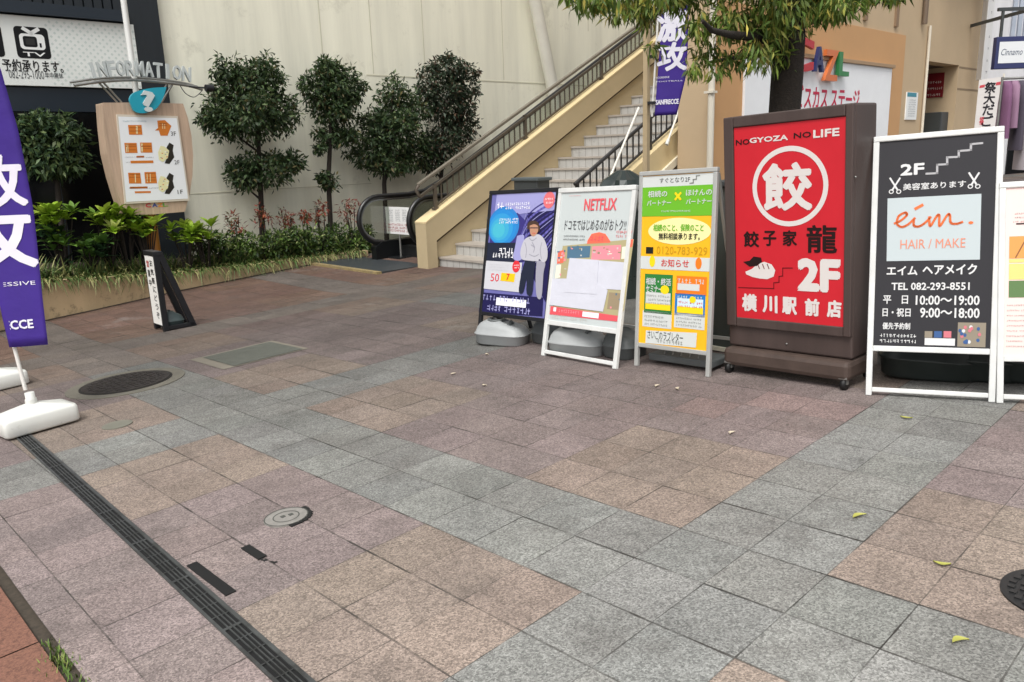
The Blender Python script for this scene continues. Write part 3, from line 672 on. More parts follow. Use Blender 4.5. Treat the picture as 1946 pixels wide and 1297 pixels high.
mb = MB(); mb.stbox(sb - 0.14, sb + 0.2, -10.7 + (u0 + u1) / 2 - 0.16, -10.7 + (u0 + u1) / 2 + 0.16, ZE + 0.004, ZE + 0.03); link('foot', mb, M_ESC, nb, bevel=0.01)

# ------------------------------------------------------------------ planter
edge = [st(at_g(*p)) for p in ((0, 630), (92, 608), (185, 588), (278, 567), (339, 553), (420, 537), (500, 521), (575, 506), (640, 495), (700, 487))]
s0, t0p = edge[0]; s1, t1p = edge[1]
edge = [(s0 - 5.0, t0p + (t0p - t1p) / (s1 - s0) * 5.0)] + edge
top_px = {(83, 546): None, (197, 527): None, (339, 518): None, (500, 503): None}
def ptop(s):
    # height of the planter wall above the paving: 0.55 m at the left, 0.12 m at the escalator
    return gz(W(s, -11.5)) + float(np.interp(s, [2.3, 3.2, 4.3, 5.7, 7.2], [0.52, 0.40, 0.27, 0.17, 0.10]))
mb = MB()
def ribbon(mb, line, off0, z0f, off1, z1f, mi):
    for (a, b_) in zip(line[:-1], line[1:]):
        mb.add([W(a[0], a[1] + off0, z0f(a[0])), W(b_[0], b_[1] + off0, z0f(b_[0])), W(b_[0], b_[1] + off1, z1f(b_[0])), W(a[0], a[1] + off1, z1f(a[0]))], [(0, 1, 2, 3)], mi)
fine = []
for (a, b_) in zip(edge[:-1], edge[1:]):
    for k in range(6): fine.append((a[0] + (b_[0] - a[0]) * k / 6, a[1] + (b_[1] - a[1]) * k / 6))
fine.append(edge[-1])
ribbon(mb, fine, 0, lambda s: gz(W(s, -11.5)) - 0.3, 0, ptop, 0); ribbon(mb, fine, 0, ptop, -0.12, ptop, 0); ribbon(mb, fine, -0.12, ptop, -0.12, lambda s: ptop(s) - 0.3, 0)
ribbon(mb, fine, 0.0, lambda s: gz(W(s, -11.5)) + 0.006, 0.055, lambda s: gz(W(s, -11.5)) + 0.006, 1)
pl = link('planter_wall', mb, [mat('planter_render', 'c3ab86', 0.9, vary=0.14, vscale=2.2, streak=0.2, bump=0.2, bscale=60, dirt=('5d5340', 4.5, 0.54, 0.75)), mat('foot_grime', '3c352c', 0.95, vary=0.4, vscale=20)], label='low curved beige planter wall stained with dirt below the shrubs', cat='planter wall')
mb = MB()
def tedge(s): return float(np.interp(s, [e_[0] for e_ in edge], [e_[1] for e_ in edge]))
ribbon(mb, fine, -0.1, lambda s: ptop(s) - 0.05, 0, lambda s: ptop(s) - 0.05, 0) if False else None
ss = [f[0] for f in fine]
for a, b_ in zip(ss[:-1], ss[1:]):
    mb.add([W(a, tedge(a) - 0.11, ptop(a) - 0.04), W(b_, tedge(b_) - 0.11, ptop(b_) - 0.04), W(b_, TW + 0.01, ptop(b_) + 0.05), W(a, TW + 0.01, ptop(a) + 0.05)], [(0, 1, 2, 3)])
link('planter_soil', mb, M_SOIL, kind='structure')

# ================================================================== OBJECTS
def spl(pts, n=6):
    out = []
    for i in range(len(pts) - 1):
        p0_, p1_, p2_, p3_ = [np.array(pts[min(max(i + k, 0), len(pts) - 1)], float) for k in (-1, 0, 1, 2)]
        for k in range(n):
            f = k / n; out.append(tuple(0.5 * ((2 * p1_) + (p2_ - p0_) * f + (2 * p0_ - 5 * p1_ + 4 * p2_ - p3_) * f * f + (3 * p1_ - p0_ - 3 * p2_ + p3_) * f ** 3)))
    return out + [pts[-1]]
# ------------------------------------------------------------------ signs on the paving
class Sign:
    """a leaning board whose front feet stand at two points of the paving"""
    def __init__(s, bl, br, lean):
        a, b = at_g(*bl), at_g(*br); s.a, s.b = a, b; s.U = nrm(b - a); s.w = float(np.linalg.norm(b - a))
        m = nrm(np.cross(s.U, NG)); m = m if m[1] < 0 else -m; s.m = m; L = math.radians(lean); s.lean = L
        s.V = math.cos(L) * NG - math.sin(L) * m; s.P = Panel(a, s.U, s.V)
        s.mid = (a + b) / 2
    def bar(s, mb, u0, v0, u1, v1, w, d=0.03, mi=0, off=0.0):
        mb.bar(s.P.pt(u0, v0, off), s.P.pt(u1, v1, off), w, d, s.U if abs(u1 - u0) < abs(v1 - v0) else s.V, mi)
    def back_foot(s, u, spread): 
        p = s.P.pt(u, 0) - s.m * spread; p[2] = gz(p); return p

def a_board(sg, root, H, u0, u1, vp0, vp1, fw, mframe, mpanel, bottom_bar=True, back=True, vfoot=0.0, panel_label=None):
    """frame of two stiles, top rail, lower rail and foot rail; infill panel; rear frame"""
    for u in (u0 + fw / 2, u1 - fw / 2):
        mb = MB(); sg.bar(mb, u, vfoot, u, H - fw, fw); link('leg', mb, mframe, root, bevel=0.004)
    mb = MB(); sg.bar(mb, u0, H - fw / 2, u1, H - fw / 2, fw, 0.034); link('top_rail', mb, mframe, root, bevel=0.005)
    mb = MB(); sg.bar(mb, u0 + fw, vp0 - fw / 2, u1 - fw, vp0 - fw / 2, fw, 0.026); link('lower_rail', mb, mframe, root, bevel=0.004)
    if bottom_bar:
        mb = MB(); sg.bar(mb, u0 + fw, vfoot + 0.035, u1 - fw, vfoot + 0.035, fw * 0.8, 0.024); link('foot_rail', mb, mframe, root, bevel=0.004)
    mb = MB(); P = sg.P; mb.box(P.pt((u0 + u1) / 2, (vp0 + vp1) / 2, 0.0), (P.u, P.v, P.n), (u1 - u0 - 2 * fw + 0.004, vp1 - vp0, 0.012))
    pan = link('poster', mb, mpanel, root)
    if back:
        sp = 2 * H * math.sin(sg.lean) if sg.lean > 0.15 else 0.45
        for u in (u0 + fw / 2 + 0.01, u1 - fw / 2 - 0.01):
            top = P.pt(u, H - fw * 1.2, -0.03); ft = sg.back_foot(u, sp)
            mb = MB(); mb.bar(ft, top, fw * 0.8, 0.024, sg.U); link('rear_leg', mb, mframe, root)
        mb = MB(); f0, f1 = sg.back_foot(u0 + fw, sp), sg.back_foot(u1 - fw, sp); t0_ = P.pt(u0 + fw, H - fw, -0.03); t1_ = P.pt(u1 - fw, H - fw, -0.03)
        k = 0.12; mb.bar(f0 + (t0_ - f0) * k, f1 + (t1_ - f1) * k, fw * 0.7, 0.02, NG); link('rear_rail', mb, mframe, root)
    return pan
def weight(name, c, hd, L, Wd, Hh, m, label, group=None, cap=True):
    """water filled ballast: a rounded tank with a filler cap"""
    c = np.asarray(c, float); u = np.array([math.cos(hd), math.sin(hd), 0]); v = np.array([-u[1], u[0], 0])
    root = thing(name, c, label, 'weight', group)
    vs, fs = [], []; n = 36
    prof = [(0.0, 0.90, 0.88), (0.06, 0.97, 0.96), (0.40, 1.0, 1.0), (0.43, 1.035, 1.05), (0.47, 1.035, 1.05), (0.50, 0.99, 0.98), (0.70, 0.93, 0.90), (0.86, 0.82, 0.76), (0.95, 0.68, 0.60), (1.0, 0.45, 0.36)]
    for h, k, kv in prof:
        for i in range(n):
            a = 2 * math.pi * i / n; e = 0.55
            x = math.copysign(abs(math.cos(a)) ** e, math.cos(a)); y = math.copysign(abs(math.sin(a)) ** e, math.sin(a))
            drop = 1.0 - 0.22 * max(0, x) * (h > 0.45) * h
            vs.append(c + u * (x * L / 2 * k) + v * (y * Wd / 2 * kv) + UP * (h * drop * Hh + 0.006))
    for r in range(len(prof) - 1):
        for i in range(n): fs.append((r * n + i, r * n + (i + 1) % n, (r + 1) * n + (i + 1) % n, (r + 1) * n + i))
    fs += [tuple((len(prof) - 1) * n + i for i in range(n)), tuple(range(n - 1, -1, -1))]
    mb = MB(); mb.add(vs, fs, 0, True); link('tank', mb, m, root)
    if cap:
        cc = c + u * (-L * 0.12) + UP * (Hh + 0.002)
        mb = MB(); mb.lathe(cc, [(0.075, 0.0), (0.075, 0.012), (0.062, 0.014), (0.058, 0.004), (0.0, 0.004)], n=24); link('filler_ring', mb, M_TANKD, root)
        mb = MB(); mb.lathe(cc, [(0.036, 0.0), (0.036, 0.022), (0.028, 0.026), (0.0, 0.026)], n=18); link('filler_cap', mb, M_RUBBER, root)
        mb = MB(); mb.tube([c + u * (L * 0.16) + v * (-Wd * 0.2) + UP * (Hh * 0.80), c + u * (L * 0.18) + UP * (Hh * 0.98), c + u * (L * 0.16) + v * (Wd * 0.2) + UP * (Hh * 0.80)], 0.014, 8); link('handle', mb, M_TANKD, root)
    return root

# ---- purple board (first in the row)
sg = Sign((905, 651), (1033, 671), 14); P = sg.P
(ul, vt), (ur, vt2) = P.px(935.8, 361), P.px(1068, 359); H = (vt + vt2) / 2
ul, ur = (ul + P.px(909, 600)[0]) / 2, (ur + P.px(1039, 607)[0]) / 2
sb1 = thing('poster_stand', sg.mid, 'black framed poster board with a purple poster of a person in a white top', 'sign board', 'boards standing in a row on the plaza')
vp0 = (P.px(912, 594)[1] + P.px(1034, 603)[1]) / 2
pan = a_board(sg, sb1, H, ul, ur, vp0, H - 0.03, 0.032, M_BLACK, mat('poster_violet', '6a69a6', 0.4), bottom_bar=False)
cI = dict(white='f2f2f6', navy='221f4c', blue='2f7fc4', teal='49b3c9', red='d8343c', yellow='f2c21c', dark='23283a', grey='c9c9ce', skin='b98a70', lav='9c9bcc', brown='4a3830', purple='3a3478', blue2='2a86cc', blue3='3596cf', teal2='3fa6cc', violet='6b66b4', hoody='bdbcc4', fold='9d9ca8', coral='dc6f74')
keys = list(cI); IM = [ink(v, 0.35) for v in cI.values()]; ix = {k: i for i, k in enumerate(keys)}
mb = MB()
P.ppoly(mb, [(946, 367), (1064, 366), (1062, 400), (1005, 405), (940, 415)], 0.008, ix['lav'])
P.ppoly(mb, [(1005, 405), (1062, 400), (1045, 560), (1038, 575), (1000, 500)], 0.0082, ix['navy'])
P.ppoly(mb, [(940, 415), (985, 405), (1005, 425), (990, 470), (960, 480), (930, 470)], 0.0084, ix['purple'])
for k, (rx_, key) in enumerate(((0.19, 'blue'), (0.17, 'blue2'), (0.145, 'blue3'), (0.11, 'teal2'), (0.075, 'teal'))): P.ell(mb, P.px(958 - k * 2.2, 430 + k * 2.0), rx_, rx_ * 0.85, 0.0088 + 0.00012 * k, ix[key])
for k in range(14):                                # swirls of light behind the figure
    a_ = 0.25 * k; p_ = [P.px(*z) for z in spl([(1062, 372 + 6 * k), (1030, 380 + 9 * k), (1004, 402 + 9 * k), (996 - k, 430 + 7 * k)], 5)]
    P.line(mb, p_, 0.006 + 0.006 * (k % 3), 0.00835 + 0.00004 * k, ix[('lav', 'purple', 'violet')[k % 3]])
P.ppoly(mb, [(926, 462), (985, 462), (978, 500), (921, 498)], 0.0095, ix['dark'])
P.ppoly(mb, [(916, 556), (1034, 566), (1032, 602), (911, 594)], 0.0088, ix['navy'])
P.ppoly(mb, [(926, 496), (994, 500), (988, 556), (920, 549)], 0.011, ix['grey'])
c = P.px(983, 507); P.ell(mb, c, 0.045, 0.05, 0.0125, ix['red']); c = P.px(1045, 381); P.ell(mb, c, 0.062, 0.066, 0.0095, ix['coral'])
P.dashes(mb, (1037, 388), (1054, 374), 2, 0.011, ix['white'], 31, fill=0.6); P.dashes(mb, (978, 511), (989, 502), 2, 0.014, ix['white'], 32, fill=0.6)
P.ppoly(mb, [(955, 519), (981, 521), (979, 537), (953, 534)], 0.0125, ix['yellow'])
link('picture', mb, IM, pan)
# printed person: hair, face, white hooded top, dark trousers
mb = MB()
def sp(pts, w, key): P.poly(mb, [P.px(*z) for z in spl(pts + [pts[0]], 4)[:-1]], w, ix[key])
sp([(1004, 436), (1005, 426), (1013, 420), (1023, 422), (1028, 431), (1027, 441), (1016, 438)], 0.0142, 'brown')
sp([(1009, 430), (1017, 427), (1024, 430), (1025, 439), (1021, 447), (1015, 450), (1010, 444)], 0.0146, 'skin')
P.line(mb, [P.px(1010, 434), P.px(1024, 434)], 0.008, 0.0150, ix['dark']); P.line(mb, [P.px(1014, 444), P.px(1020, 444)], 0.004, 0.0150, ix['red'])
sp([(1007, 451), (1015, 449), (1025, 446), (1034, 452), (1040, 464), (1043, 480), (1041, 495), (1034, 499), (1027, 493), (1024, 497), (1006, 496), (994, 493), (991, 480), (995, 464), (1000, 455)], 0.0138, 'hoody')
for l_ in ([(1008, 453), (1014, 458), (1022, 453)], [(1000, 462), (1003, 476), (1001, 490)], [(1032, 462), (1029, 476), (1031, 492)], [(1012, 466), (1018, 472), (1016, 480)], [(1008, 484), (1018, 488), (1026, 484)]): P.line(mb, [P.px(*z) for z in spl(l_, 4)], 0.006, 0.0142, ix['fold'])
P.line(mb, [P.px(1014, 462), P.px(1018, 470)], 0.010, 0.0143, ix['fold'])
sp([(985, 449), (998, 448), (996, 470), (993, 494), (978, 493), (981, 470)], 0.0133, 'lav')
sp([(1000, 496), (1019, 498), (1017, 520), (1013, 560), (1003, 558), (1003, 530), (996, 556), (988, 554), (993, 520)], 0.0134, 'dark')
sp([(1022, 496), (1038, 499), (1035, 520), (1031, 566), (1022, 563), (1020, 530)], 0.0132, 'fold')
link('printed_person', mb, IM, pan)
mb = MB()
P.dashes(mb, (962, 399), (1010, 383), 2, 0.0105, ix['white'], 1, fill=0.8); P.dashes(mb, (950, 426), (986, 414), 2, 0.0105, ix['white'], 2, fill=0.8)
P.dashes(mb, (946, 397), (956, 382), 1, 0.0105, ix['white'], 22, fill=0.9)
P.dashes(mb, (950, 483), (980, 462), 1, 0.0105, ix['white'], 3, fill=0.9); P.dashes(mb, (938, 490), (978, 478), 1, 0.0105, ix['white'], 4, fill=0.7)
P.dashes(mb, (918, 570), (1006, 560), 1, 0.0105, ix['lav'], 5, fill=0.6); P.dashes(mb, (927, 590), (1014, 583), 1, 0.0105, ix['lav'], 6, fill=0.7)
P.pr(mb, (944, 580), (1002, 571), 0.0105, ix['white']); P.dashes(mb, (929, 514), (970, 501), 3, 0.0125, ix['grey'], 7)
P.ptext(mb, '50', (934, 535), (951, 521), 0.0125, ix['red']); P.ptext(mb, '7', (964, 533), (971, 521), 0.0135, ix['red'], bold=0.03)
link('lettering', mb, IM, pan)

# ---- white board (second)
sg = Sign((1031, 676), (1171.6, 702), 14.5); P = sg.P
ul, ur = -0.005, sg.w + 0.005; H = (P.px(1073, 359)[1] + P.px(1221, 351)[1]) / 2
sb2 = thing('poster_stand', sg.mid, 'white framed poster board with red lettering and blank white sheets taped on it', 'sign board', 'boards standing in a row on the plaza')
vp0 = (P.px(1045, 609)[1] + P.px(1178, 626)[1]) / 2
pan = a_board(sg, sb2, H, ul, ur, vp0, H - 0.03, 0.036, M_ALU, mat('poster_white', 'c3cac9', 0.35))
cI = dict(red='dd5a62', black='4a4a4e', pink='e8909a', orange='ee7058', khaki='b0a67e', blue='54758c', brown='9a8a70', white='eeeef4', cream='e9e6d2', grey='c6c6c0')
IM = [ink(v, 0.35) for v in cI.values()]; ix = {k: i for i, k in enumerate(cI)}
mb = MB()
P.ppoly(mb, [(1071, 468), (1206, 455), (1187, 590), (1172, 612), (1050, 595)], 0.008, ix['khaki'])
P.ppoly(mb, [(1080, 469), (1124, 468), (1122, 490), (1079, 492)], 0.0086, ix['blue']); P.ppoly(mb, [(1127, 469), (1182, 466), (1180, 494), (1125, 494)], 0.0086, ix['pink'])
P.ppoly(mb, [(1062, 478), (1075, 476), (1072, 500), (1060, 502)], 0.0086, ix['orange']); P.ppoly(mb, [(1059, 505), (1068, 503), (1066, 528), (1056, 530)], 0.0086, ix['cream'])
P.ppoly(mb, [(1184, 470), (1196, 468), (1193, 492), (1182, 493)], 0.0086, ix['cream']); P.ppoly(mb, [(1199, 456), (1205, 455), (1203, 470), (1197, 471)], 0.0088, ix['orange'])
P.ppoly(mb, [(1118, 458), (1126, 445), (1140, 442), (1152, 445), (1162, 460), (1160, 462), (1117, 464)], 0.009, ix['orange'])
P.ppoly(mb, [(1048, 582), (1184, 602), (1177, 612), (1046, 598)], 0.0088, ix['red']); P.pr(mb, (1108, 602), (1140, 596), 0.0098, ix['white'])
rc = random.Random(21)
for k in range(46):
    x_, y_ = rc.choice([(rc.uniform(1127, 1180), rc.uniform(470, 492)), (rc.uniform(1082, 1121), rc.uniform(472, 490)), (rc.uniform(1158, 1182), rc.uniform(560, 588)), (rc.uniform(1060, 1074), rc.uniform(470, 525))]); P.rect(mb, *P.px(x_, y_), *[a_ + b_ for a_, b_ in zip(P.px(x_, y_), (rc.uniform(.008, .03), rc.uniform(.006, .02)))], 0.0092 + k * 0.00001, rc.choice([ix['cream'], ix['pink'], ix['grey'], ix['brown'], ix['blue']]))
P.pr(mb, (1053, 592), (1059, 585), 0.0098, ix['white']); P.ppoly(mb, [(1159, 556), (1184, 558), (1181, 590), (1155, 588)], 0.0084, ix['brown'])
link('picture', mb, IM, pan)
mb = MB()
for pts, w in (([(1085, 491), (1195, 500), (1184, 552), (1077, 545)], 0.011), ([(1078, 530), (1049, 530), (1047, 580), (1148, 593), (1157, 552), (1130, 535)], 0.0125), ([(1085, 491), (1140, 495), (1136, 560), (1075, 556)], 0.0145)):
    q = [P.px(*p_) for p_ in pts]; a_ = sum(q[i][0] * q[(i + 1) % len(q)][1] - q[(i + 1) % len(q)][0] * q[i][1] for i in range(len(q)))
    if a_ < 0: q = q[::-1]
    mb.prism([P.pt(u, v, w - 0.0012) for u, v in q], P.n * 0.0012, 0)
link('taped_sheet', mb, mat('taped_paper', 'cfd0da', 0.7, vary=0.05, vscale=7, bump=0.25, bscale=9), pan)
mb = MB()
P.ptext(mb, 'NETFLIX', (1111, 401), (1175, 377), 0.010, ix['red'], bold=0.025)
P.ptext(mb, 'ドコモではじめるのがおトク!!', (1074, 438), (1193, 417), 0.010, ix['black'])
P.dashes(mb, (1072, 457), (1115, 445), 2, 0.010, ix['black'], 4, fill=0.5); P.dashes(mb, (1172, 452), (1203, 436), 2, 0.010, ix['red'], 5, fill=0.6)
P.dashes(mb, (1122, 459), (1158, 448), 1, 0.0105, ix['red'], 6, fill=0.9); P.dashes(mb, (1083, 374), (1106, 371), 1, 0.010, ix['red'], 7, fill=0.7)
P.dashes(mb, (1063, 594), (1104, 588), 1, 0.0098, ix['pink'], 8); P.dashes(mb, (1050, 605), (1120, 601), 1, 0.0098, ix['grey'], 9)
link('lettering', mb, IM, pan)

# ---- yellow board (third)
sg = Sign((1207, 695), (1349.7, 717), 7.5); P = sg.P
ul, ur = 0.0, sg.w; H = (P.px(1221, 325.5)[1] + P.px(1373.5, 318.7)[1]) / 2
sb3 = thing('poster_stand', sg.mid, 'tall silver framed board with a yellow and green advice poster', 'sign board', 'boards standing in a row on the plaza')
vp0 = (P.px(1214, 651)[1] + P.px(1350, 668)[1]) / 2
pan = a_board(sg, sb3, H, ul, ur, vp0, H - 0.03, 0.03, mat('silver_frame', 'b9bab6', 0.4, metal=0.3, vary=0.1), mat('poster_yellow', 'f6b81a', 0.4), bottom_bar=False)
cI = dict(white='cfd3d0', green='6cb52c', dgreen='2f7d3c', black='20221e', cream='f3eba8', red='d23c36', yellow='f7d51c', blue='2277c0', orange='ee7d22', sky='cfe4ee', lime='b8d838', grey='8a8d88', lettergold='c79a1e')
IM = [ink(v, 0.38) for v in cI.values()]; ix = {k: i for i, k in enumerate(cI)}
mb = MB(); fw = 0.03; ui, uo = ul + fw, ur - fw
v_a = P.px(1290, 354)[1]; v_b = P.px(1290, 411)[1]; v_c = P.px(1290, 489)[1]; v_d = P.px(1290, 514)[1]
P.rect(mb, ui, v_a, uo, H - 0.034, 0.008, ix['white']); P.rect(mb, ui, v_b, uo, v_a, 0.008, ix['green']); P.rect(mb, ui, v_d, uo, v_c, 0.008, ix['white'])
c = P.px(1291, 440); r0 = (P.px(1350, 440)[0] - P.px(1231, 440)[0]) / 2; P.ell(mb, c, r0, (P.px(1291, 415)[1] - P.px(1291, 466)[1]) / 2, 0.008, ix['cream'])
P.pr(mb, (1225, 594), (1280, 523), 0.008, ix['dgreen']); P.pr(mb, (1228, 587), (1276, 558), 0.0095, ix['white']); P.pr(mb, (1228, 587), (1276, 580), 0.0105, ix['yellow'])
P.pr(mb, (1222, 620), (1278, 595), 0.008, ix['white'])
P.pr(mb, (1286, 559), (1345, 527), 0.008, ix['orange']); P.pr(mb, (1289, 551), (1331, 541), 0.0095, ix['white'])
P.pr(mb, (1283, 599), (1342, 561), 0.008, ix['blue']); P.pr(mb, (1288, 594), (1338, 570), 0.0095, ix['sky']); P.pr(mb, (1288, 594), (1338, 586), 0.0105, ix['yellow'])
P.pr(mb, (1282, 622), (1341, 600), 0.008, ix['white'])
P.ell(mb, P.px(1265, 551), 0.035, 0.03, 0.0105, ix['yellow']); P.ell(mb, P.px(1318, 570), 0.025, 0.022, 0.0115, ix['yellow'])
P.ell(mb, P.px(1241, 497), 0.024, 0.038, 0.0095, ix['yellow']); P.ell(mb, P.px(1329, 501), 0.024, 0.038, 0.0095, ix['orange'])
P.ppoly(mb, [(1229, 628), (1326, 633), (1324, 661), (1228, 652)], 0.009, ix['white'])
link('picture', mb, IM, pan)
mb = MB()
P.ptext(mb, 'すぐとなり2F', (1255, 349), (1313, 336), 0.0095, ix['black']); P.line(mb, [P.px(1313, 349), P.px(1319, 348), P.px(1319, 342), P.px(1325, 341), P.px(1325, 335), P.px(1331, 334)], 0.008, 0.0095, ix['grey'])
P.ptext(mb, '相続の', (1233, 376), (1270, 362), 0.0095, ix['white'], bold=0.02); P.ptext(mb, 'パートナー', (1231, 392), (1277, 380), 0.0095, ix['white'], bold=0.02)
P.ptext(mb, 'ほけんの', (1305, 373), (1355, 359), 0.0095, ix['white'], bold=0.02); P.ptext(mb, 'パートナー', (1305, 389), (1354, 377), 0.0095, ix['white'], bold=0.02)
P.ptext(mb, '×', (1283, 382), (1297, 365), 0.0095, ix['yellow'], bold=0.05)
P.dashes(mb, (1258, 404), (1314, 397), 1, 0.0095, ix['white'], 3)
P.ptext(mb, '相続のこと、保険のこと', (1243, 440), (1339, 426), 0.0095, ix['green'], bold=0.02); P.ptext(mb, '無料相談承ります。', (1253, 456), (1332, 443), 0.0095, ix['black'], bold=0.015)
P.pr(mb, (1229, 482), (1243, 470), 0.0095, ix['black']); P.ptext(mb, '0120-783-929', (1249, 483), (1346, 470), 0.0095, ix['lettergold'])
P.ptext(mb, 'お知らせ', (1258, 507), (1311, 494), 0.0095, ix['red'], bold=0.01)
P.ptext(mb, '相続・終活', (1229, 541), (1277, 530), 0.0095, ix['white'], bold=0.02); P.ptext(mb, 'セミナー', (1229, 555), (1260, 544), 0.0095, ix['white'], bold=0.02)
P.dashes(mb, (1230, 578), (1276, 560), 3, 0.0105, ix['grey'], 4); P.dashes(mb, (1289, 538), (1342, 530), 1, 0.0095, ix['white'], 5, fill=0.8); P.dashes(mb, (1288, 568), (1338, 563), 1, 0.0095, ix['white'], 6, fill=0.8)
P.dashes(mb, (1226, 617), (1270, 600), 3, 0.0095, ix['grey'], 7); P.dashes(mb, (1286, 619), (1335, 604), 3, 0.0095, ix['grey'], 8); P.dashes(mb, (1291, 584), (1335, 572), 2, 0.0105, ix['red'], 9)
P.ptext(mb, 'さいごのラブレター', (1232, 643), (1300, 634), 0.0105, ix['black']); P.dashes(mb, (1250, 651), (1300, 645), 1, 0.0105, ix['grey'], 12)
link('lettering', mb, IM, pan)
# wire foot rack of the yellow board
for k in range(5):
    u = 0.16 + k * 0.07; mb = MB(); q0 = sg.P.pt(u, 0.06) - sg.m * 0.12; q1 = q0 + UP * 0.13 - sg.m * 0.05
    mb.tube([q0, q1, q1 - sg.m * 0.12], 0.006, 6); link('wire_hook', mb, M_STEEL, sb3)
mb = MB(); q = sg.P.pt(sg.w * 0.5, 0.03) - sg.m * 0.2; mb.box(q + UP * 0.02, (sg.U, sg.m, NG), (sg.w * 0.85, 0.22, 0.05)); link('ballast_tray', mb, M_TANKD, sb3, bevel=0.01)

# ---- red light box on casters (fourth)
sg = Sign((1376, 705), (1612, 741), 1.0); P = sg.P
H = P.px(1376, 224)[1]; ul = 0.5 * (P.px(1376, 224)[0] + P.px(1382, 690)[0]); ur = P.px(1618, 198)[0]; ur = 0.5 * (ur + P.px(1622, 700)[0])
D = 0.27; m = sg.m
sb4 = thing('light_box_sign', sg.mid, 'tall brown light box on casters with a red restaurant panel', 'sign', 'boards standing in a row on the plaza')
(pu0, pv0), (pu1, pv1) = P.px(1400, 606), P.px(1607, 224)
pu0 = 0.5 * (pu0 + P.px(1394, 243)[0]); pv0 = 0.5 * (pv0 + P.px(1605, 619)[1]); pv1 = 0.5 * (pv1 + P.px(1395, 242)[1])
vb = 0.5 * (P.px(1380, 703)[1] + P.px(1610, 735)[1]) ; vb = max(vb, 0.07) - 0.02
mb = MB(); mb.box(P.pt((ul + ur) / 2, (H + vb + 0.13) / 2, -D / 2 - 0.02), (P.u, P.v, P.n), (ur - ul, H - vb - 0.13, D)); link('cabinet', mb, M_BROWN, sb4, bevel=0.012)
mb = MB()
for a in ((ul, pv0 - 0.06, pu0, H), (pu1, pv0 - 0.06, ur, H)): mb.box(P.pt((a[0] + a[2]) / 2, (a[1] + a[3]) / 2, -0.008), (P.u, P.v, P.n), (a[2] - a[0] - 0.004, a[3] - a[1] - 0.006, 0.03))
mb.box(P.pt((pu0 + pu1) / 2, (pv1 + H) / 2, -0.008), (P.u, P.v, P.n), (pu1 - pu0 + 0.001, H - pv1 - 0.006, 0.03)); mb.box(P.pt((pu0 + pu1) / 2, pv0 - 0.03, -0.010), (P.u, P.v, P.n), (pu1 - pu0 + 0.001, 0.06, 0.026))
link('front_frame', mb, M_BROWN, sb4, bevel=0.006)
mb = MB(); mb.box(P.pt((pu0 + pu1) / 2, (pv0 + pv1) / 2, -0.012), (P.u, P.v, P.n), (pu1 - pu0, pv1 - pv0, 0.016)); pan = link('panel', mb, M_RED, sb4)
mb = MB(); mb.box(P.pt((ul + ur) / 2, vb + 0.065, -D / 2 + 0.01), (P.u, P.v, P.n), (ur - ul + 0.02, 0.12, D + 0.07)); link('base', mb, mat('base_brown', '4b3d36', 0.6, vary=0.25, vscale=10, dirt=('7b6a5a', 9, 0.62, 0.4)), sb4, bevel=0.03)
for u in (ul + 0.02, ur - 0.03):
    for w in (0.015, -D - 0.02):
        c0 = P.pt(u, 0.0, w); c0[2] = gz(c0) + 0.036
        cs = MB(); cs.lathe(c0 - sg.U * 0.014, [(0.0, 0), (0.036, 0), (0.036, 0.028), (0.0, 0.028)], axis=sg.U, n=20); wh = link('caster', cs, M_RUBBER, sb4)
        cs = MB(); cs.box(c0 + NG * 0.04, (sg.U, sg.m, NG), (0.05, 0.05, 0.012)); cs.bar(c0, c0 + NG * 0.045, 0.045, 0.02, sg.U); link('caster_fork', cs, M_STEEL, wh) 
cI = dict(white='dcd6d2', black='241414', dark='6b1218'); IM = [ink(v, 0.4) for v in cI.values()]; ix = {k: i for i, k in enumerate(cI)}
mb = MB(); w = -0.0025
# NO GYOZA NO LIFE
def word(mb, s_, bl, tr, mi, **k): P.ptext(mb, s_, bl, tr, w, mi, **k)
word(mb, 'NO', (1398, 277), (1424, 264), 1, bold=0.03); word(mb, 'GYOZA', (1424, 273), (1497, 256), 0, bold=0.05)
word(mb, 'NO', (1508, 264), (1541, 250), 1, bold=0.03); word(mb, 'LIFE', (1545, 263), (1595, 243), 0, bold=0.05)
c = P.px(1499, 355); ru = (P.px(1572, 355)[0] - P.px(1428, 355)[0]) / 2; rv = (P.px(1499, 279)[1] - P.px(1499, 432)[1]) / 2
P.ring(mb, c, ru, rv, 0.030, w, 0)
word(mb, '餃', (1449, 402), (1544, 306), 0, bold=0.035)
for ch, bl, tr in (('餃', (1413, 470), (1442, 440)), ('子', (1450, 468), (1475, 439)), ('家', (1487, 468), (1514, 438))): word(mb, ch, bl, tr, 1, bold=0.03)
word(mb, '龍', (1532, 481), (1591, 428), 1, bold=0.022)
word(mb, '2F', (1515, 553), (1597, 493), 0, bold=0.07)
for i, (ch, x) in enumerate(zip('横川駅前店', (1410, 1449, 1486, 1529, 1571))): word(mb, ch, (x, 591 + i * 3), (x + 28, 560 + i * 3), 0, bold=0.045)
P.line(mb, [P.px(1403, 547), P.px(1470, 549), P.px(1470, 538), P.px(1480, 537), P.px(1480, 526), P.px(1487, 525), P.px(1487, 510), P.px(1505, 510)], 0.006, w, 2)
link('lettering', mb, IM, pan)
mb = MB()                                          # plain dumpling with a flat dark cap
P.ppoly(mb, [(1416, 517), (1428, 512), (1440, 502), (1452, 498), (1466, 503), (1473, 514), (1470, 526), (1458, 531), (1444, 530), (1430, 527), (1418, 522)], w + 0.0005, 0)
P.ppoly(mb, [(1412, 498), (1424, 496), (1432, 488), (1446, 490), (1448, 498), (1438, 506), (1424, 507)], w + 0.0012, 1)
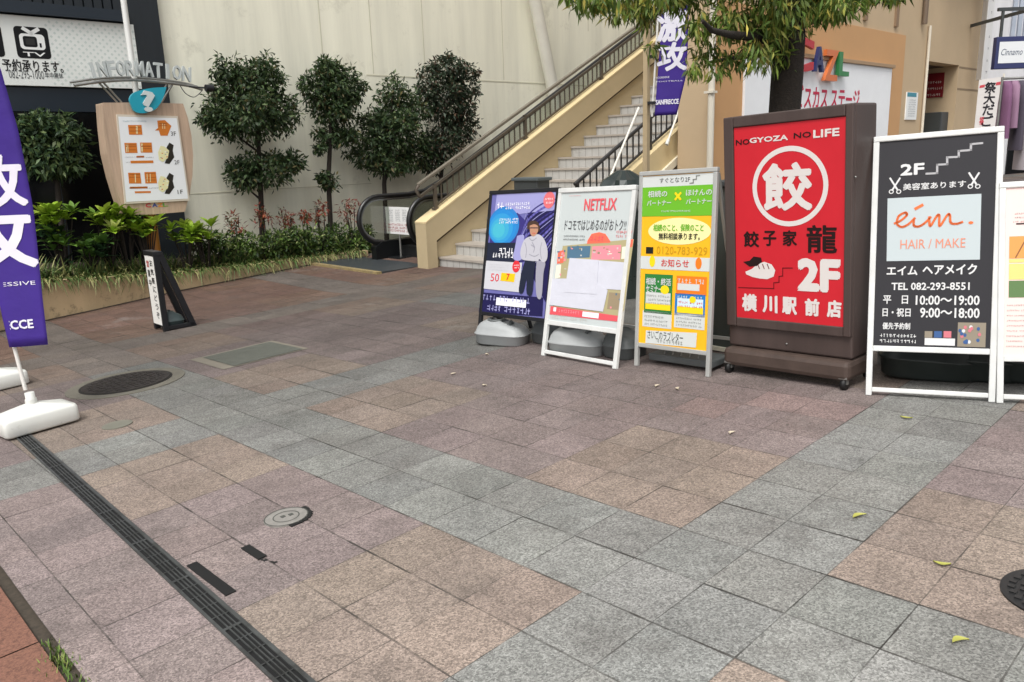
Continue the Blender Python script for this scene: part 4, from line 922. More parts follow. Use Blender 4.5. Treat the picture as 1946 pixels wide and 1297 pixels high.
for x in (1440, 1449, 1458): P.line(mb, [P.px(x, 503), P.px(x + 3, 511)], 0.006, w + 0.0012, 2)
link('dumpling_print', mb, IM, pan)
mb = MB()
for x, y in ((1624, 337), (1609, 416), (1492, 655)): mb.lathe(P.pt(*P.px(x, y), -0.012 if x > 1600 else -0.02), [(0.006, 0), (0.006, 0.004), (0, 0.005)], axis=P.n, n=10)
link('screw', mb, M_STEEL, sb4)

# ---- dark hair salon board (fifth) and pink menu board (sixth)
sg = Sign((1645, 751), (1891, 765), 13.5); P = sg.P
H = (P.px(1661, 261)[1] + P.px(1900, 241.7)[1]) / 2
sb5 = thing('poster_stand', sg.mid, 'white framed dark grey hair salon board with opening hours', 'sign board', 'boards standing in a row on the plaza')
vp0 = (P.px(1655, 658)[1] + P.px(1880, 662)[1]) / 2
pan = a_board(sg, sb5, H, 0, sg.w, vp0, H - 0.03, 0.032, M_ALU, mat('poster_charcoal', '2c2b2f', 0.6, vary=0.05, spec=0.3))
cI = dict(white='d5d5d4', grey='a9a8aa', orange='e2703a', pale='b9c3c5', coral='d98a70', blue='3a5a8c', pink='c8727c', tan='8c8272')
IM = [ink(v, 0.4) for v in cI.values()]; ix = {k: i for i, k in enumerate(cI)}
mb = MB(); w = 0.0075
P.ptext(mb, '2F', (1711, 335), (1757, 310), w, 0, bold=0.05)
P.line(mb, [P.px(*q) for q in ((1761, 331), (1781, 330), (1781, 314), (1800, 313), (1800, 300), (1822, 299), (1822, 288), (1845, 286), (1845, 275), (1866, 273))], 0.011, w, ix['grey'])
P.ptext(mb, '美容室あります', (1716, 363), (1836, 343), w, 0, bold=0.02)
def scissors(x, y):
    for sx in (-1, 1):
        P.line(mb, [P.px(x + sx * 9, y - 16), P.px(x - sx * 5, y + 6)], 0.009, w + 0.0003 * (sx + 1), 0); P.ring(mb, P.px(x - sx * 7, y + 9), 0.013, 0.013, 0.005, w, 0, 16)
scissors(1701, 356); scissors(1851, 346)
P.ptext(mb, 'エイム', (1685, 524), (1744, 506), w, 0, bold=0.03); P.ptext(mb, 'ヘアメイク', (1753, 523), (1857, 502), w, 0, bold=0.03)
P.ptext(mb, 'TEL 082-293-8551', (1694, 552), (1843, 537), w, 0, bold=0.02)
P.ptext(mb, '平　日', (1678, 578), (1726, 562), w, 0, bold=0.02); P.ptext(mb, '10:00～19:00', (1740, 580), (1862, 562), w, 0, bold=0.025)
P.ptext(mb, '日・祝日', (1677, 602), (1731, 586), w, 0, bold=0.02); P.ptext(mb, '9:00～18:00', (1748, 604), (1862, 586), w, 0, bold=0.025)
P.ptext(mb, '優先予約制', (1677, 626), (1730, 614), w, 0, bold=0.02); P.dashes(mb, (1672, 651), (1743, 632), 2, w, 0, 3, fill=0.6)
link('lettering', mb, IM, pan)
mb = MB()
P.ppoly(mb, [(1687, 378), (1865, 369), (1862, 494), (1685, 497)], w, ix['pale']); P.pr(mb, (1757, 656), (1815, 644), w, ix['white'])
for i, k in enumerate(('tan', 'blue', 'pink')): P.pr(mb, (1757 + 18 * i, 642), (1772 + 18 * i, 630), w, ix[k])
P.pr(mb, (1819, 659), (1874, 614), w, ix['tan'])
rp = random.Random(4)
for k in range(16):
    x, y = rp.uniform(1824, 1868), rp.uniform(619, 653); P.ell(mb, P.px(x, y), 0.008, 0.010, w + 0.0008 + k * 0.0001, rp.choice([0, 1, 5, 6]), 10)
link('picture', mb, IM, pan)
mb = MB(); w2 = w + 0.002
def brush(pts, th, mi):                            # brush stroke lettering with rounded joints
    q = [P.px(*p_) for p_ in pts]; P.line(mb, q, th, w2, mi)
    for c_ in q[1:-1]: P.ell(mb, c_, th / 2, th / 2, w2 + 0.0003, mi, 10)
brush(spl([(1701, 425), (1712, 420), (1723, 410), (1720, 405), (1708, 412), (1705, 426), (1714, 432), (1726, 427), (1738, 416)]), 0.012, ix['orange'])
brush(spl([(1737, 417), (1737, 429), (1746, 431), (1757, 425), (1768, 414)]), 0.012, ix['orange'])
brush(spl([(1766, 414), (1768, 430), (1780, 412), (1785, 411), (1786, 430), (1800, 410), (1805, 410), (1807, 424), (1818, 426), (1828, 423)]), 0.012, ix['orange'])
P.line(mb, [P.px(1741, 397), P.px(1752, 391)], 0.016, w2, ix['orange']); P.ell(mb, P.px(1845, 424), 0.012, 0.008, w2, ix['orange'], 12)
P.ptext(mb, 'HAIR / MAKE', (1711, 474), (1835, 453), w2, ix['coral'])
link('logo_lettering', mb, IM, pan)

sg = Sign((1893, 766), (2110, 774), 13.5); P = sg.P
H = P.px(1915, 347)[1]
sb6 = thing('poster_stand', sg.mid, 'white framed pink menu board cut by the right edge of the photo', 'sign board', 'boards standing in a row on the plaza')
vp0 = P.px(1905, 676)[1]
pan = a_board(sg, sb6, H, 0, sg.w, vp0, H - 0.03, 0.032, M_ALU, mat('poster_pink', 'f0d2cc', 0.4))
cI = dict(brown='8a5a38', orange='d99a54', yellow='e9cf7e', green='5d7a4c', cream='f0e6d0', grey='8d7d7a', dark='3a2f2c'); IM = [ink(v, 0.4) for v in cI.values()]; ix = {k: i for i, k in enumerate(cI)}
mb = MB(); w = 0.0075
(uA, vA), (uB, vB) = P.px(1910, 493), P.px(1990, 450); u0 = 0.05; u1 = sg.w - 0.05
def vv(y): return P.px(1925, y)[1]
P.rect(mb, u0, vv(492), u1, vv(450), w, ix['orange']); P.rect(mb, u0, vv(500), u1, vv(493), w, ix['yellow'])
P.rect(mb, u0, vv(532), 0.27, vv(502), w, ix['yellow']); P.rect(mb, 0.29, vv(532), u1, vv(502), w, ix['cream']); P.rect(mb, u0, vv(566), 0.16, vv(534), w, ix['green']); P.rect(mb, 0.18, vv(566), 0.3, vv(534), w, ix['cream']); P.rect(mb, 0.32, vv(566), u1, vv(534), w, ix['brown'])
P.rect(mb, 0.08, vv(428), u1, vv(425), w, ix['dark'])
for k in range(7): P.line(mb, [(0.08 + 0.06 * k, vv(490)), (0.13 + 0.06 * k, vv(452))], 0.006, w + 0.001, ix['brown'])
link('picture', mb, IM, pan)
mb = MB()
P.dashes(mb, (1925, 424), (1990, 398), 3, w, ix['grey'], 2, fill=0.4); P.dashes(mb, (1912, 660), (1990, 572), 9, w, ix['grey'], 4, fill=0.3)
link('lettering', mb, IM, pan)

# ---- ballast tanks and dark boxes behind the row
hB = math.atan2(B[1], B[0]); hA = math.atan2(A[1], A[0])
c1 = at_g(948, 655); weight('water_weight', c1 + nrm(B) * 0.0 + A * 0.05, hB + 0.35, 0.46, 0.27, 0.20, M_TANK, 'grey plastic ballast tank in front of the legs of the purple poster board', 'grey ballast tanks')
c2 = at_g(1088, 679); weight('water_weight', c2 + A * 0.12 - B * 0.04, hB + 0.35, 0.46, 0.27, 0.20, M_TANK, 'grey plastic ballast tank between the legs of the white poster board', 'grey ballast tanks')
c3 = at_g(1012, 660); weight('water_weight', c3 + A * 0.22, hB, 0.26, 0.28, 0.20, M_TANKD, 'darker grey ballast tank behind the right leg of the purple poster board', 'grey ballast tanks', cap=False)
c4 = at_g(1148, 690); weight('water_weight', c4 + A * 0.24, hB, 0.28, 0.28, 0.21, M_TANKD, 'darker grey ballast tank behind the right leg of the white poster board', 'grey ballast tanks', cap=False)
M_DG = mat('dark_green_plastic', '2a302e', 0.45, vary=0.15, vscale=8)
for (x, y, dl, L, lab) in ((1735, 748, 0.40, 0.56, 'dark green ballast tank on the left behind the salon board legs'), (1850, 752, 0.40, 0.34, 'dark green ballast tank on the right behind the salon board legs'), (1960, 760, 0.42, 0.5, 'dark green ballast tank behind the pink menu board legs')):
    q = at_g(x, y); weight('water_weight', G(*(np.array(st(q)) + np.array([dl, -0.05]))), hB + 0.35, L, 0.34, 0.27, M_DG, lab, 'dark green ballast tanks')
q0 = at_g(1372, 700); sQ, tQ = st(q0)
cabx = thing('utility_box', G(sQ + 0.5, tQ - 0.1), 'dark grey utility cabinet squeezed between the yellow board and the red light box', 'cabinet')
cc = G(sQ + 0.55, tQ - 0.12)
mb = MB(); mb.box(cc + UP * 0.6, (A, B, UP), (0.34, 0.46, 1.16)); link('body', mb, mat('cabinet_grey', '4c5350', 0.5, vary=0.12), cabx, bevel=0.012)
mb = MB(); mb.box(cc + UP * 1.2, (A, B, UP), (0.40, 0.52, 0.04)); link('lid', mb, M_DGREY, cabx, bevel=0.008)
mb = MB(); mb.box(cc + UP * 0.012, (A, B, UP), (0.38, 0.5, 0.03)); link('plinth', mb, M_CONC, cabx)
# dark plastic-draped weight behind the white board
q = at_d(1185, 345, 8.2); sQ, tQ = st(q); base = G(sQ, tQ); hq = at_d(1185, 324, 8.2)[2] - base[2]
bag = thing('draped_bin', base, 'dark plastic draped bin behind the white poster board', 'bin')
mb = MB(); rr = random.Random(3); vs = []; n = 20
prof = [(0.17, 0.0), (0.18, 0.3), (0.19, 0.6), (0.26, 0.84), (0.20, 0.93), (0.06, 1.0)]
for r, h in prof:
    for i in range(n):
        a = 2 * math.pi * i / n; k = r * (1 + (0.16 if h > 0.7 else 0.04) * math.sin(5 * a + h * 4)); vs.append(base + np.array([math.cos(a) * k, math.sin(a) * k, h * hq]))
mb.add(vs, [(r * n + i, r * n + (i + 1) % n, (r + 1) * n + (i + 1) % n, (r + 1) * n + i) for r in range(len(prof) - 1) for i in range(n)] + [tuple((len(prof) - 1) * n + i for i in range(n))], 0, False)
link('cover', mb, mat('dark_plastic_sheet', '2c3532', 0.3, vary=0.2), bag)
mb = MB(); mb.lathe(base, [(0.16, 0.0), (0.165, hq * 0.5), (0.17, hq * 0.55), (0.0, hq * 0.55)], n=24); link('bin_body', mb, M_DGREY, bag)

# ------------------------------------------------------------------ banners
M_PUR = mat('purple_banner_cloth', '3a1f86', 0.7, vary=0.06, vscale=5, bump=0.35, bscale=7)
M_CLOTHW = mat('banner_print_white', 'e8e6f2', 0.7, vary=0.04, bump=0.35, bscale=7)
def wave(amp, ph, H0):
    return lambda u, v: amp * math.sin(u * 16 + ph + v * 2.2) + amp * 1.6 * math.sin(v * 3.1 + ph * 2)
def banner(name, P, outline_l, outline_r, prints, label, amp=0.012, ph=0.0, group=None):
    """cloth between two edges given bottom-up as (u, v); prints = (text, (u0,v0,u1,v1), bold)"""
    root = thing(name, P.pt(*outline_l[0]), label, 'banner', group); wv = wave(amp, ph, 0)
    L = np.array(outline_l); Rr = np.array(outline_r); vs = []; nu, nv = 10, 44
    v_lo, v_hi = min(L[0][1], Rr[0][1]), max(L[-1][1], Rr[-1][1])
    def edge_u(E_, v): return float(np.interp(v, E_[:, 1], E_[:, 0]))
    for j in range(nv + 1):
        v = v_lo + (v_hi - v_lo) * j / nv; a, b = edge_u(L, v), edge_u(Rr, v)
        for i in range(nu + 1): u = a + (b - a) * i / nu; vs.append(P.pt(u, v, wv(u, v)))
    fs_ = [(j * (nu + 1) + i, j * (nu + 1) + i + 1, (j + 1) * (nu + 1) + i + 1, (j + 1) * (nu + 1) + i) for j in range(nv) for i in range(nu)]
    mb = MB(); mb.add(vs, fs_, 0, True); cl = link('cloth', mb, M_PUR, root)
    sol = cl.modifiers.new('thickness', 'SOLIDIFY'); sol.thickness = 0.0015; sol.offset = 0
    for nm, items in prints:
        mb = MB()
        for body, (u0, v0, u1, v1), bold, clip in items:
            f2 = MB(); flat = Panel((0, 0, 0), (1, 0, 0), (0, 1, 0)); flat.text(f2, body, u0, v0, u1, v1, 0, 0, bold=bold)
            bm = bmesh.new(); V = [bm.verts.new(p) for p in f2.v]
            for f in f2.f:
                try: bm.faces.new([V[i] for i in f])
                except ValueError: pass
            if clip is not None: bmesh.ops.bisect_plane(bm, geom=bm.verts[:] + bm.edges[:] + bm.faces[:], plane_co=(clip, 0, 0), plane_no=(-1, 0, 0), clear_outer=True)
            for axis, lo, hi, st_ in ((0, u0, u1, 0.03), (1, v0, v1, 0.05)):
                q = lo + st_
                while q < hi:
                    co = [0, 0, 0]; no = [0, 0, 0]; co[axis] = q; no[axis] = 1
                    bmesh.ops.bisect_plane(bm, geom=bm.verts[:] + bm.edges[:] + bm.faces[:], plane_co=co, plane_no=no); q += st_
            bm.verts.index_update()
            mb.add([P.pt(v.co.x, v.co.y, wv(v.co.x, v.co.y) + 0.004 + v.co.z) for v in bm.verts], [tuple(v.index for v in f.verts) for f in bm.faces], 0, False); bm.free()
        link(nm, mb, M_CLOTHW, cl)
    return root
base = at_g(50, 800); fp = base + np.array([-0.02, 0.05, 0]); PFl = Panel(np.array([fp[0], fp[1], 0]), (1, 0.12, 0), UP)
def q(*p): return PFl.px(*p)
Lp = [q(20, 655), q(8, 607), q(-6, 545), q(-40, 408), q(-88, 212), q(-150, -40), q(-190, -200)]
Rp = [q(92, 655), q(80, 560), q(63, 400), q(35, 245), (q(5, 135)), q(-40, 0), q(-75, -150)]
cl = q(20, 610)[0] + 0.02
bn = banner('purple_banner', PFl, Lp, Rp, [
    ('lettering', [('激', (*q(-105, 398), *q(38, 292)), 0.028, None), ('攻', (*q(-86, 516), *q(54, 384)), 0.028, None),
                   ('AGGRESSIVE', (*q(-62, 548), *q(66, 534)), 0.0, q(8, 540)[0]), ('SANFRECCE', (*q(-52, 630), *q(63, 606)), 0.04, q(22, 618)[0])])],
    'purple banner with big white brush characters at the left edge of the plaza', amp=0.010, ph=0.4, group='purple banners')
pt_, pb2 = PFl.pt(*q(-190, -200)), PFl.pt(*q(47, 742))
mb = MB(); mb.tube([pb2 - PFl.n * 0.012, PFl.pt(*q(24, 655), -0.012), PFl.pt(*q(-40, 408), -0.014), pt_ - PFl.n * 0.012], [0.014, 0.0125, 0.011, 0.008], 12); link('pole', mb, mat('banner_pole', 'e4e2dc', 0.4), bn)
for k, (x, y) in enumerate(((-14, 510), (-64, 310), (14, 625))):
    mb = MB(); a = PFl.pt(*q(x, y)); mb.tube([a + UP * (0.02 * math.cos(i)) + PFl.n * (0.018 * math.sin(i)) - PFl.n * 0.01 for i in np.linspace(0, 6.28, 10)], 0.004, 6, closed=True); link('tie_loop', mb, M_CLOTHW, bn)
def tank(c, hd, label, sockdir=None):
    root = thing('banner_base', c, label, 'banner base', 'white banner bases')
    u = np.array([math.cos(hd), math.sin(hd), 0]); u = nrm(u - NG * (u @ NG)); v = nrm(np.cross(NG, u)); vs, fs_ = [], []; n = 48
    for h, k, kv in ((0.0, 0.96, 0.95), (0.012, 1, 1), (0.100, 1, 1), (0.116, 0.965, 0.94), (0.128, 0.80, 0.76), (0.158, 0.30, 0.36), (0.166, 0.18, 0.22)):
        for i in range(n):
            a = 2 * math.pi * i / n; e = 0.16 if h < 0.12 else 0.30
            x = math.copysign(abs(math.cos(a)) ** e, math.cos(a)); y = math.copysign(abs(math.sin(a)) ** e, math.sin(a))
            vs.append(c + u * (x * 0.235 * k) + v * (y * 0.155 * kv) + NG * (h + 0.008))
    fs_ = [(r * n + i, r * n + (i + 1) % n, (r + 1) * n + (i + 1) % n, (r + 1) * n + i) for r in range(6) for i in range(n)] + [tuple(6 * n + i for i in range(n)), tuple(range(n - 1, -1, -1))]
    mb = MB(); mb.add(vs, fs_, 0, True); link('tank', mb, M_WTANK, root)
    mb = MB(); mb.lathe(c + NG * 0.15, [(0.042, 0), (0.036, 0.05), (0.036, 0.055), (0.030, 0.06), (0.030, 0.10), (0.024, 0.10)], axis=NG, n=20); link('socket', mb, M_WTANK, root)
    mb = MB(); mb.lathe(c + u * 0.17 + v * 0.02 + NG * 0.085, [(0.03, 0), (0.03, 0.03), (0.022, 0.036), (0, 0.036)], axis=NG, n=18); link('filler_cap', mb, M_WTANK, root)
    return root
bc = PFl.pt(*q(46, 768)); bc[2] = gz(bc); hd = math.atan2(*(at_g(146, 802) - at_g(20, 838))[[1, 0]])
bc = (at_g(20, 838) + at_g(146, 802)) / 2 + nrm(np.array([-math.sin(hd), math.cos(hd), 0])) * 0.13
tank(bc, hd, 'white water filled base holding the pole of the purple banner')
c2 = at_g(-22, 745); tank(c2 + np.array([0, 0.08, 0]), hd, 'white water filled base half outside the left edge of the photo')

PF2 = Panel(at_d(1256, 215, 9.62) * np.array([1, 1, 0]), (1, -0.25, 0), UP)
def q(*p): return PF2.px(*p)
b2 = banner('purple_banner', PF2, [q(1244, 216), q(1250, 140), q(1256, 60), q(1262, -60), q(1266, -160)], [q(1286, 218.5), q(1304, 144), q(1307, 90), q(1309, 26), q(1316, -60), q(1320, -160)], [
    ('lettering', [('激', (*q(1248, 82), *q(1308, 6)), 0.035, None), ('攻', (*q(1248, 137), *q(1306, 78)), 0.035, None), ('AGGRESSIVE', (*q(1247, 150), *q(1272, 145)), 0.0, None), ('FOOTBALL', (*q(1247, 157), *q(1298, 152)), 0.0, None),
                   ('SANFRECCE', (*q(1246, 200), *q(1290, 188)), 0.045, None)])], 'purple banner with white characters tied to the square beige post', amp=0.006, ph=1.7, group='purple banners')
mb = MB(); mb.tube([PF2.pt(*q(1239, 222), -0.01), PF2.pt(*q(1252, 10), -0.01), PF2.pt(*q(1262, -160), -0.01)], 0.012, 10); link('pole', mb, MATS['banner_pole'], b2)
for x, y in ((1242, 196), (1246, 108), (1252, 20)):
    mb = MB(); a = PF2.pt(*q(x - 4, y)); mb.box(a, (PF2.u, PF2.n, UP), (0.09, 0.09, 0.03)); link('clip', mb, M_BLACK, b2)

# ------------------------------------------------------------------ narrow black standing sign near the planter
a0, a1 = at_g(288, 627), at_g(312, 631.5); bdir = B.copy(); wA = float(np.linalg.norm(a1 - a0)); a2 = at_g(372, 618)
wA = 0.30; dep = float((a2 - a1) @ A); hA_ = at_plane(312, 478, a1, B)[2] - a1[2]
o = a1 - B * wA; root = thing('standing_sign', (a1 + o) / 2, 'narrow black triangular standing sign with a white lettered face by the planter', 'sign')
up_ = UP; FW = 0.055
topA = A * 0.085
mb = MB()
for off in (0.0, wA - 0.045):
    pass
for off in (0.0225, wA - 0.0225):
    b0_ = o + B * off
    mb = MB(); mb.bar(b0_ + A * 0.03, b0_ + A * 0.03 + UP * hA_, 0.06, 0.045, A); link('front_leg', mb, M_BLACK, root, bevel=0.004)
    mb = MB(); mb.bar(b0_ + A * (dep - 0.03), b0_ + A * 0.07 + UP * (hA_ - 0.02), 0.065, 0.045, A); link('slanted_leg', mb, M_BLACK, root, bevel=0.004)
    mb = MB(); mb.bar(b0_ + A * 0.06 + UP * 0.035, b0_ + A * (dep - 0.02) + UP * 0.035, 0.045, 0.045, B); link('foot_rail', mb, M_BLACK, root, bevel=0.004)
mb = MB(); mb.box(o + B * wA / 2 + A * 0.045 + UP * (hA_ - 0.02), (A, B, UP), (0.10, wA + 0.004, 0.05)); link('top_cap', mb, M_BLACK, root, bevel=0.006)
mb = MB(); mb.box(o + B * wA / 2 + A * 0.004 + UP * (hA_ / 2 + 0.01), (A, B, UP), (0.012, wA - 0.05, hA_ - 0.12)); pan = link('face_panel', mb, ink('e4e3de'), root)
PS = Panel(o + A * (-0.003) + B * wA / 2, B, UP)
mb = MB()
for i, ch in enumerate('お気軽にどうぞ'): PS.text(mb, ch, 0.005, hA_ * (0.82 - 0.11 * i), 0.09, hA_ * (0.90 - 0.11 * i), 0.0005, 0, bold=0.02)
for i, ch in enumerate('営業中'): PS.text(mb, ch, -0.09, hA_ * (0.80 - 0.12 * i), -0.015, hA_ * (0.89 - 0.12 * i), 0.0005, 1 if i == 0 else 0, bold=0.02)
link('lettering', mb, [ink('2a2a2c'), ink('b04848')], pan)
weight('water_weight', o + B * wA / 2 + A * (dep * 0.42), hA, 0.22, 0.24, 0.20, mat('slate_plastic', '3f4b4b', 0.4), 'dark slate ballast tank inside the narrow black standing sign', 'slate ballast tanks', cap=False)

# ------------------------------------------------------------------ information kiosk in the planter
TK = -11.95; PK = Panel(W(0, TK), A, UP)
def z1(x, y): return PK.px(x * 0.30845, y * 0.30845)
kx = PK.px(300, 470)[0]; kz = ptop(kx) - 0.1
kio = thing('information_kiosk', W(kx, TK - 0.1, kz), 'wooden information board with floor plans and arched lettering on an orange post', 'information board')
out = [z1(632, 634), z1(900, 632), z1(1128, 640), z1(1158, 730), z1(1180, 840), z1(1190, 960), z1(1186, 1080), z1(1168, 1200), z1(1140, 1306), z1(950, 1322), z1(772, 1326), z1(735, 1220), z1(695, 1090), z1(662, 950), z1(644, 800)]
mb = MB(); mb.prism([PK.pt(u, v, -0.30) for u, v in out[::-1]], PK.n * 0.30, 0)
brd = link('board', mb, M_WOOD, kio, bevel=0.02)
mb = MB(); pz = z1(950, 1300)[1]; mb.tube([W(kx, TK - 0.15, kz), W(kx, TK - 0.15, pz + 0.05)], 0.085, 24); link('post', mb, mat('orange_post', 'b87a35', 0.45, vary=0.1), kio)
zp = z1(900, 640)[1]; (pu, _) = z1(880, 640)
mb = MB(); mb.tube([W(pu, TK - 0.2, zp - 0.3), W(pu, TK - 0.2, 7.0)], 0.04, 16); link('mast', mb, mat('mast_white', 'dfe0dc', 0.4), kio)
corn = [z1(725, 720), z1(1085, 730), z1(1155, 1225), z1(775, 1245)]
def frm(k): c_ = np.mean(corn, axis=0); return [tuple(c_ + (np.array(p) - c_) * k) for p in corn]
mb = MB(); mb.prism([PK.pt(u, v, 0.0) for u, v in frm(1.05)], PK.n * 0.02, 0); pf_ = link('poster_frame', mb, mat('frame_pale', 'cfc6b6', 0.4), kio, bevel=0.005)
mb = MB(); PK.poly(mb, frm(1.0), 0.022, 0)
cI = dict(white='e9edef', orange='cf7a30', dor='a85c22', cream='e3dfae', dark='2c2822', grey='9a9c9c'); IM = [ink(v, 0.4) for v in cI.values()]; ix = {k: i for i, k in enumerate(cI)}
def kp(pts, w, c): PK.poly(mb, [z1(*p) for p in pts], w, ix[c])
kp([(785, 772), (868, 772), (874, 832), (792, 832)], 0.024, 'orange')
kp([(965, 745), (1012, 742), (1052, 778), (1028, 838), (985, 838), (975, 806), (950, 806), (970, 790)], 0.024, 'orange')
kp([(762, 882), (838, 882), (844, 944), (768, 944)], 0.024, 'orange'); kp([(858, 880), (930, 880), (936, 942), (864, 942)], 0.024, 'orange')
kp([(785, 1066), (860, 1066), (868, 1132), (792, 1132)], 0.024, 'orange'); kp([(885, 1062), (956, 1060), (964, 1130), (892, 1132)], 0.024, 'orange')
kp([(800, 992), (940, 990), (942, 1006), (802, 1008)], 0.024, 'orange'); kp([(836, 962), (884, 961), (885, 972), (837, 973)], 0.024, 'dor')
kp([(796, 1152), (905, 1150), (906, 1162), (797, 1164)], 0.024, 'dor'); kp([(826, 1180), (925, 1178), (926, 1190), (828, 1192)], 0.024, 'orange')
rk_ = random.Random(14)
for (x0_, y0_, x1_, y1_) in ((787, 774, 868, 830), (764, 884, 840, 942), (860, 882, 932, 940), (787, 1068, 864, 1130), (888, 1064, 960, 1128), (972, 760, 1030, 800)):
    for k in range(5):
        xa_ = rk_.uniform(x0_, x1_ - 10); ya_ = rk_.uniform(y0_, y1_ - 8)
        if k % 2: kp([(xa_, y0_ + 4), (xa_ + 4, y0_ + 4), (xa_ + 6, y1_ - 4), (xa_ + 2, y1_ - 4)], 0.0246 + k * 0.0001, 'cream')
        else: kp([(x0_ + 5, ya_), (x1_ - 4, ya_), (x1_ - 4, ya_ + 4), (x0_ + 5, ya_ + 4)], 0.0246 + k * 0.0001, 'dor')
for k in range(16): xa_, ya_ = rk_.choice([(rk_.uniform(980, 1024), rk_.uniform(910, 985)), (rk_.uniform(980, 1024), rk_.uniform(1096, 1170))]); kp([(xa_, ya_), (xa_ + 9, ya_), (xa_ + 9, ya_ + 5), (xa_, ya_ + 5)], 0.0262 + k * 0.00003, rk_.choice(['grey', 'orange', 'white']))
for dy in (0, 186):
    kp([(1040, 880 + dy), (1066, 896 + dy), (1060, 930 + dy), (1070, 970 + dy), (1040, 1012 + dy), (1010, 1008 + dy), (1030, 960 + dy), (1022, 910 + dy)], 0.024, 'dark')
    kp([(985, 900 + dy), (1010, 905 + dy), (1038, 930 + dy), (1030, 975 + dy), (1000, 1000 + dy), (975, 985 + dy), (970, 940 + dy)], 0.0255, 'cream')
link('poster', mb, IM, kio)
mb = MB()
for body, (x, y) in (('3F', (1050, 838)), ('2F', (1072, 1014)), ('1F', (1092, 1196))): PK.text(mb, body, *z1(x, y), *z1(x + 28, y - 26), 0.0255, 0)
PK.dashes(mb, tuple(np.array((752, 752)) * 0.30845), tuple(np.array((900, 738)) * 0.30845), 1, 0.0255, 1, 3, fill=0.5)
for (a, b_) in (((770, 972), (832, 962)), ((774, 1006), (798, 994)), ((792, 1164), (820, 1150)), ((915, 1164), (975, 1150)), ((890, 975), (940, 962))): PK.dashes(mb, tuple(np.array(a) * 0.30845), tuple(np.array(b_) * 0.30845), 1, 0.0255, 0, int(a[0]), fill=0.5)
link('poster_lettering', mb, [ink('33302c'), ink('7fa0a8')], kio)
mb = MB()
for i, (ch, x) in enumerate(zip('CAZL', (898, 938, 972, 1004))): PK.text(mb, ch, *z1(x, 1281 - i * 2), *z1(x + 30, 1253 - i * 1), 0.002, i, bold=0.06)
link('logo_lettering', mb, [ink('c23a44'), ink('3a4a8c'), ink('d8883a'), ink('6a9a40')], kio)
def z7(x, y): return PK.px(x * 0.20555, y * 0.20555)
# arched rail, struts, letters, teal drop with question mark, lamp
arc = spl([z7(*p) for p in ((695, 788), (920, 756), (1150, 740), (1330, 742), (1560, 764), (1760, 792), (1880, 826))], 5)
ar0 = z7(1300, 742)
mb = MB(); mb.tube([PK.pt(u, v, -0.05) for u, v in arc], 0.022, 10); link('arched_rail', mb, M_STEEL, kio)
mb = MB(); mb.tube([PK.pt(u, v + 0.07 - 0.02, -0.2) for u, v in arc], 0.016, 8); link('rear_rail', mb, M_STEEL, kio)
for a, b_ in (((925, 760), (1110, 940)), ((965, 757), (1150, 940)), ((1560, 770), (1490, 920)), ((1610, 778), (1520, 945))):
    mb = MB(); mb.tube([PK.pt(*z7(*a), -0.06), PK.pt(*z7(*b_), -0.12)], 0.014, 8); link('strut', mb, M_STEEL, kio)
arcu = np.array([p[0] for p in arc]); arcv = np.array([p[1] for p in arc])
xs = np.linspace(840, 1765, 12)
for i, ch in enumerate('INFORMATION'):
    x0_, x1_ = xs[i] + 3, xs[i + 1] - 3
    if ch == 'I': x0_ += 26; x1_ -= 26
    ua, ub = z7(x0_, 700)[0], z7(x1_, 700)[0]; um = (ua + ub) / 2; dv = 0.02
    v0 = float(np.interp(um, arcu, arcv)) + 0.05; sl_ = float(np.interp(um + 0.05, arcu, arcv) - np.interp(um - 0.05, arcu, arcv)) / 0.1; an = math.atan(sl_)
    q3 = Panel(PK.pt(um, v0, 0.0), PK.u * math.cos(an) + PK.v * math.sin(an), PK.v * math.cos(an) - PK.u * math.sin(an))
    mb = MB(); q3.text(mb, ch, -(ub - ua) / 2, 0, (ub - ua) / 2, 0.205, 0, 0, bold=0.02, thick=0.05); link('letter', mb, mat('letter_metal', 'c9d0cf', 0.35, metal=0.3, vary=0.1), kio)
dr = spl([z7(*p) for p in ((1520, 812), (1400, 818), (1290, 838), (1215, 868), (1182, 920), (1200, 985), (1230, 1035), (1285, 1052), (1350, 1045), (1425, 1010), (1475, 940), (1500, 880), (1520, 812))], 4)[:-1]
mb = MB(); a_ = sum(dr[i][0] * dr[(i + 1) % len(dr)][1] - dr[(i + 1) % len(dr)][0] * dr[i][1] for i in range(len(dr)))
mb.prism([PK.pt(u, v, 0.03) for u, v in (dr if a_ > 0 else dr[::-1])], PK.n * 0.05, 0); link('teal_drop', mb, mat('teal_paint', '1f9ab0', 0.35), kio, bevel=0.008)
mb = MB(); q4 = Panel(PK.pt(0, 0, 0.10), PK.u, PK.v); q4.text(mb, '?', *z7(1300, 1040), *z7(1402, 845), 0, 0, bold=0.04, thick=0.018); link('question_mark', mb, mat('letter_pale', 'c9d3d2', 0.35), kio)
mb = MB(); a = PK.pt(*z7(1760, 800), 0.0); b_ = PK.pt(*z7(1860, 830), 0.25); mb.tube([a - PK.n * 0.05, b_], 0.012, 8); mb.tube([b_ - PK.u * 0.04, b_ + PK.u * 0.07], 0.05, 14); link('spot_lamp', mb, M_BLACK, kio)
mb = MB(); mb.tube([PK.pt(u, v, 0.1) for u, v in spl([z7(*p) for p in ((1640, 800), (1690, 870), (1760, 905), (1810, 880), (1850, 835))], 5)], 0.006, 6); link('lamp_cable', mb, M_BLACK, kio)

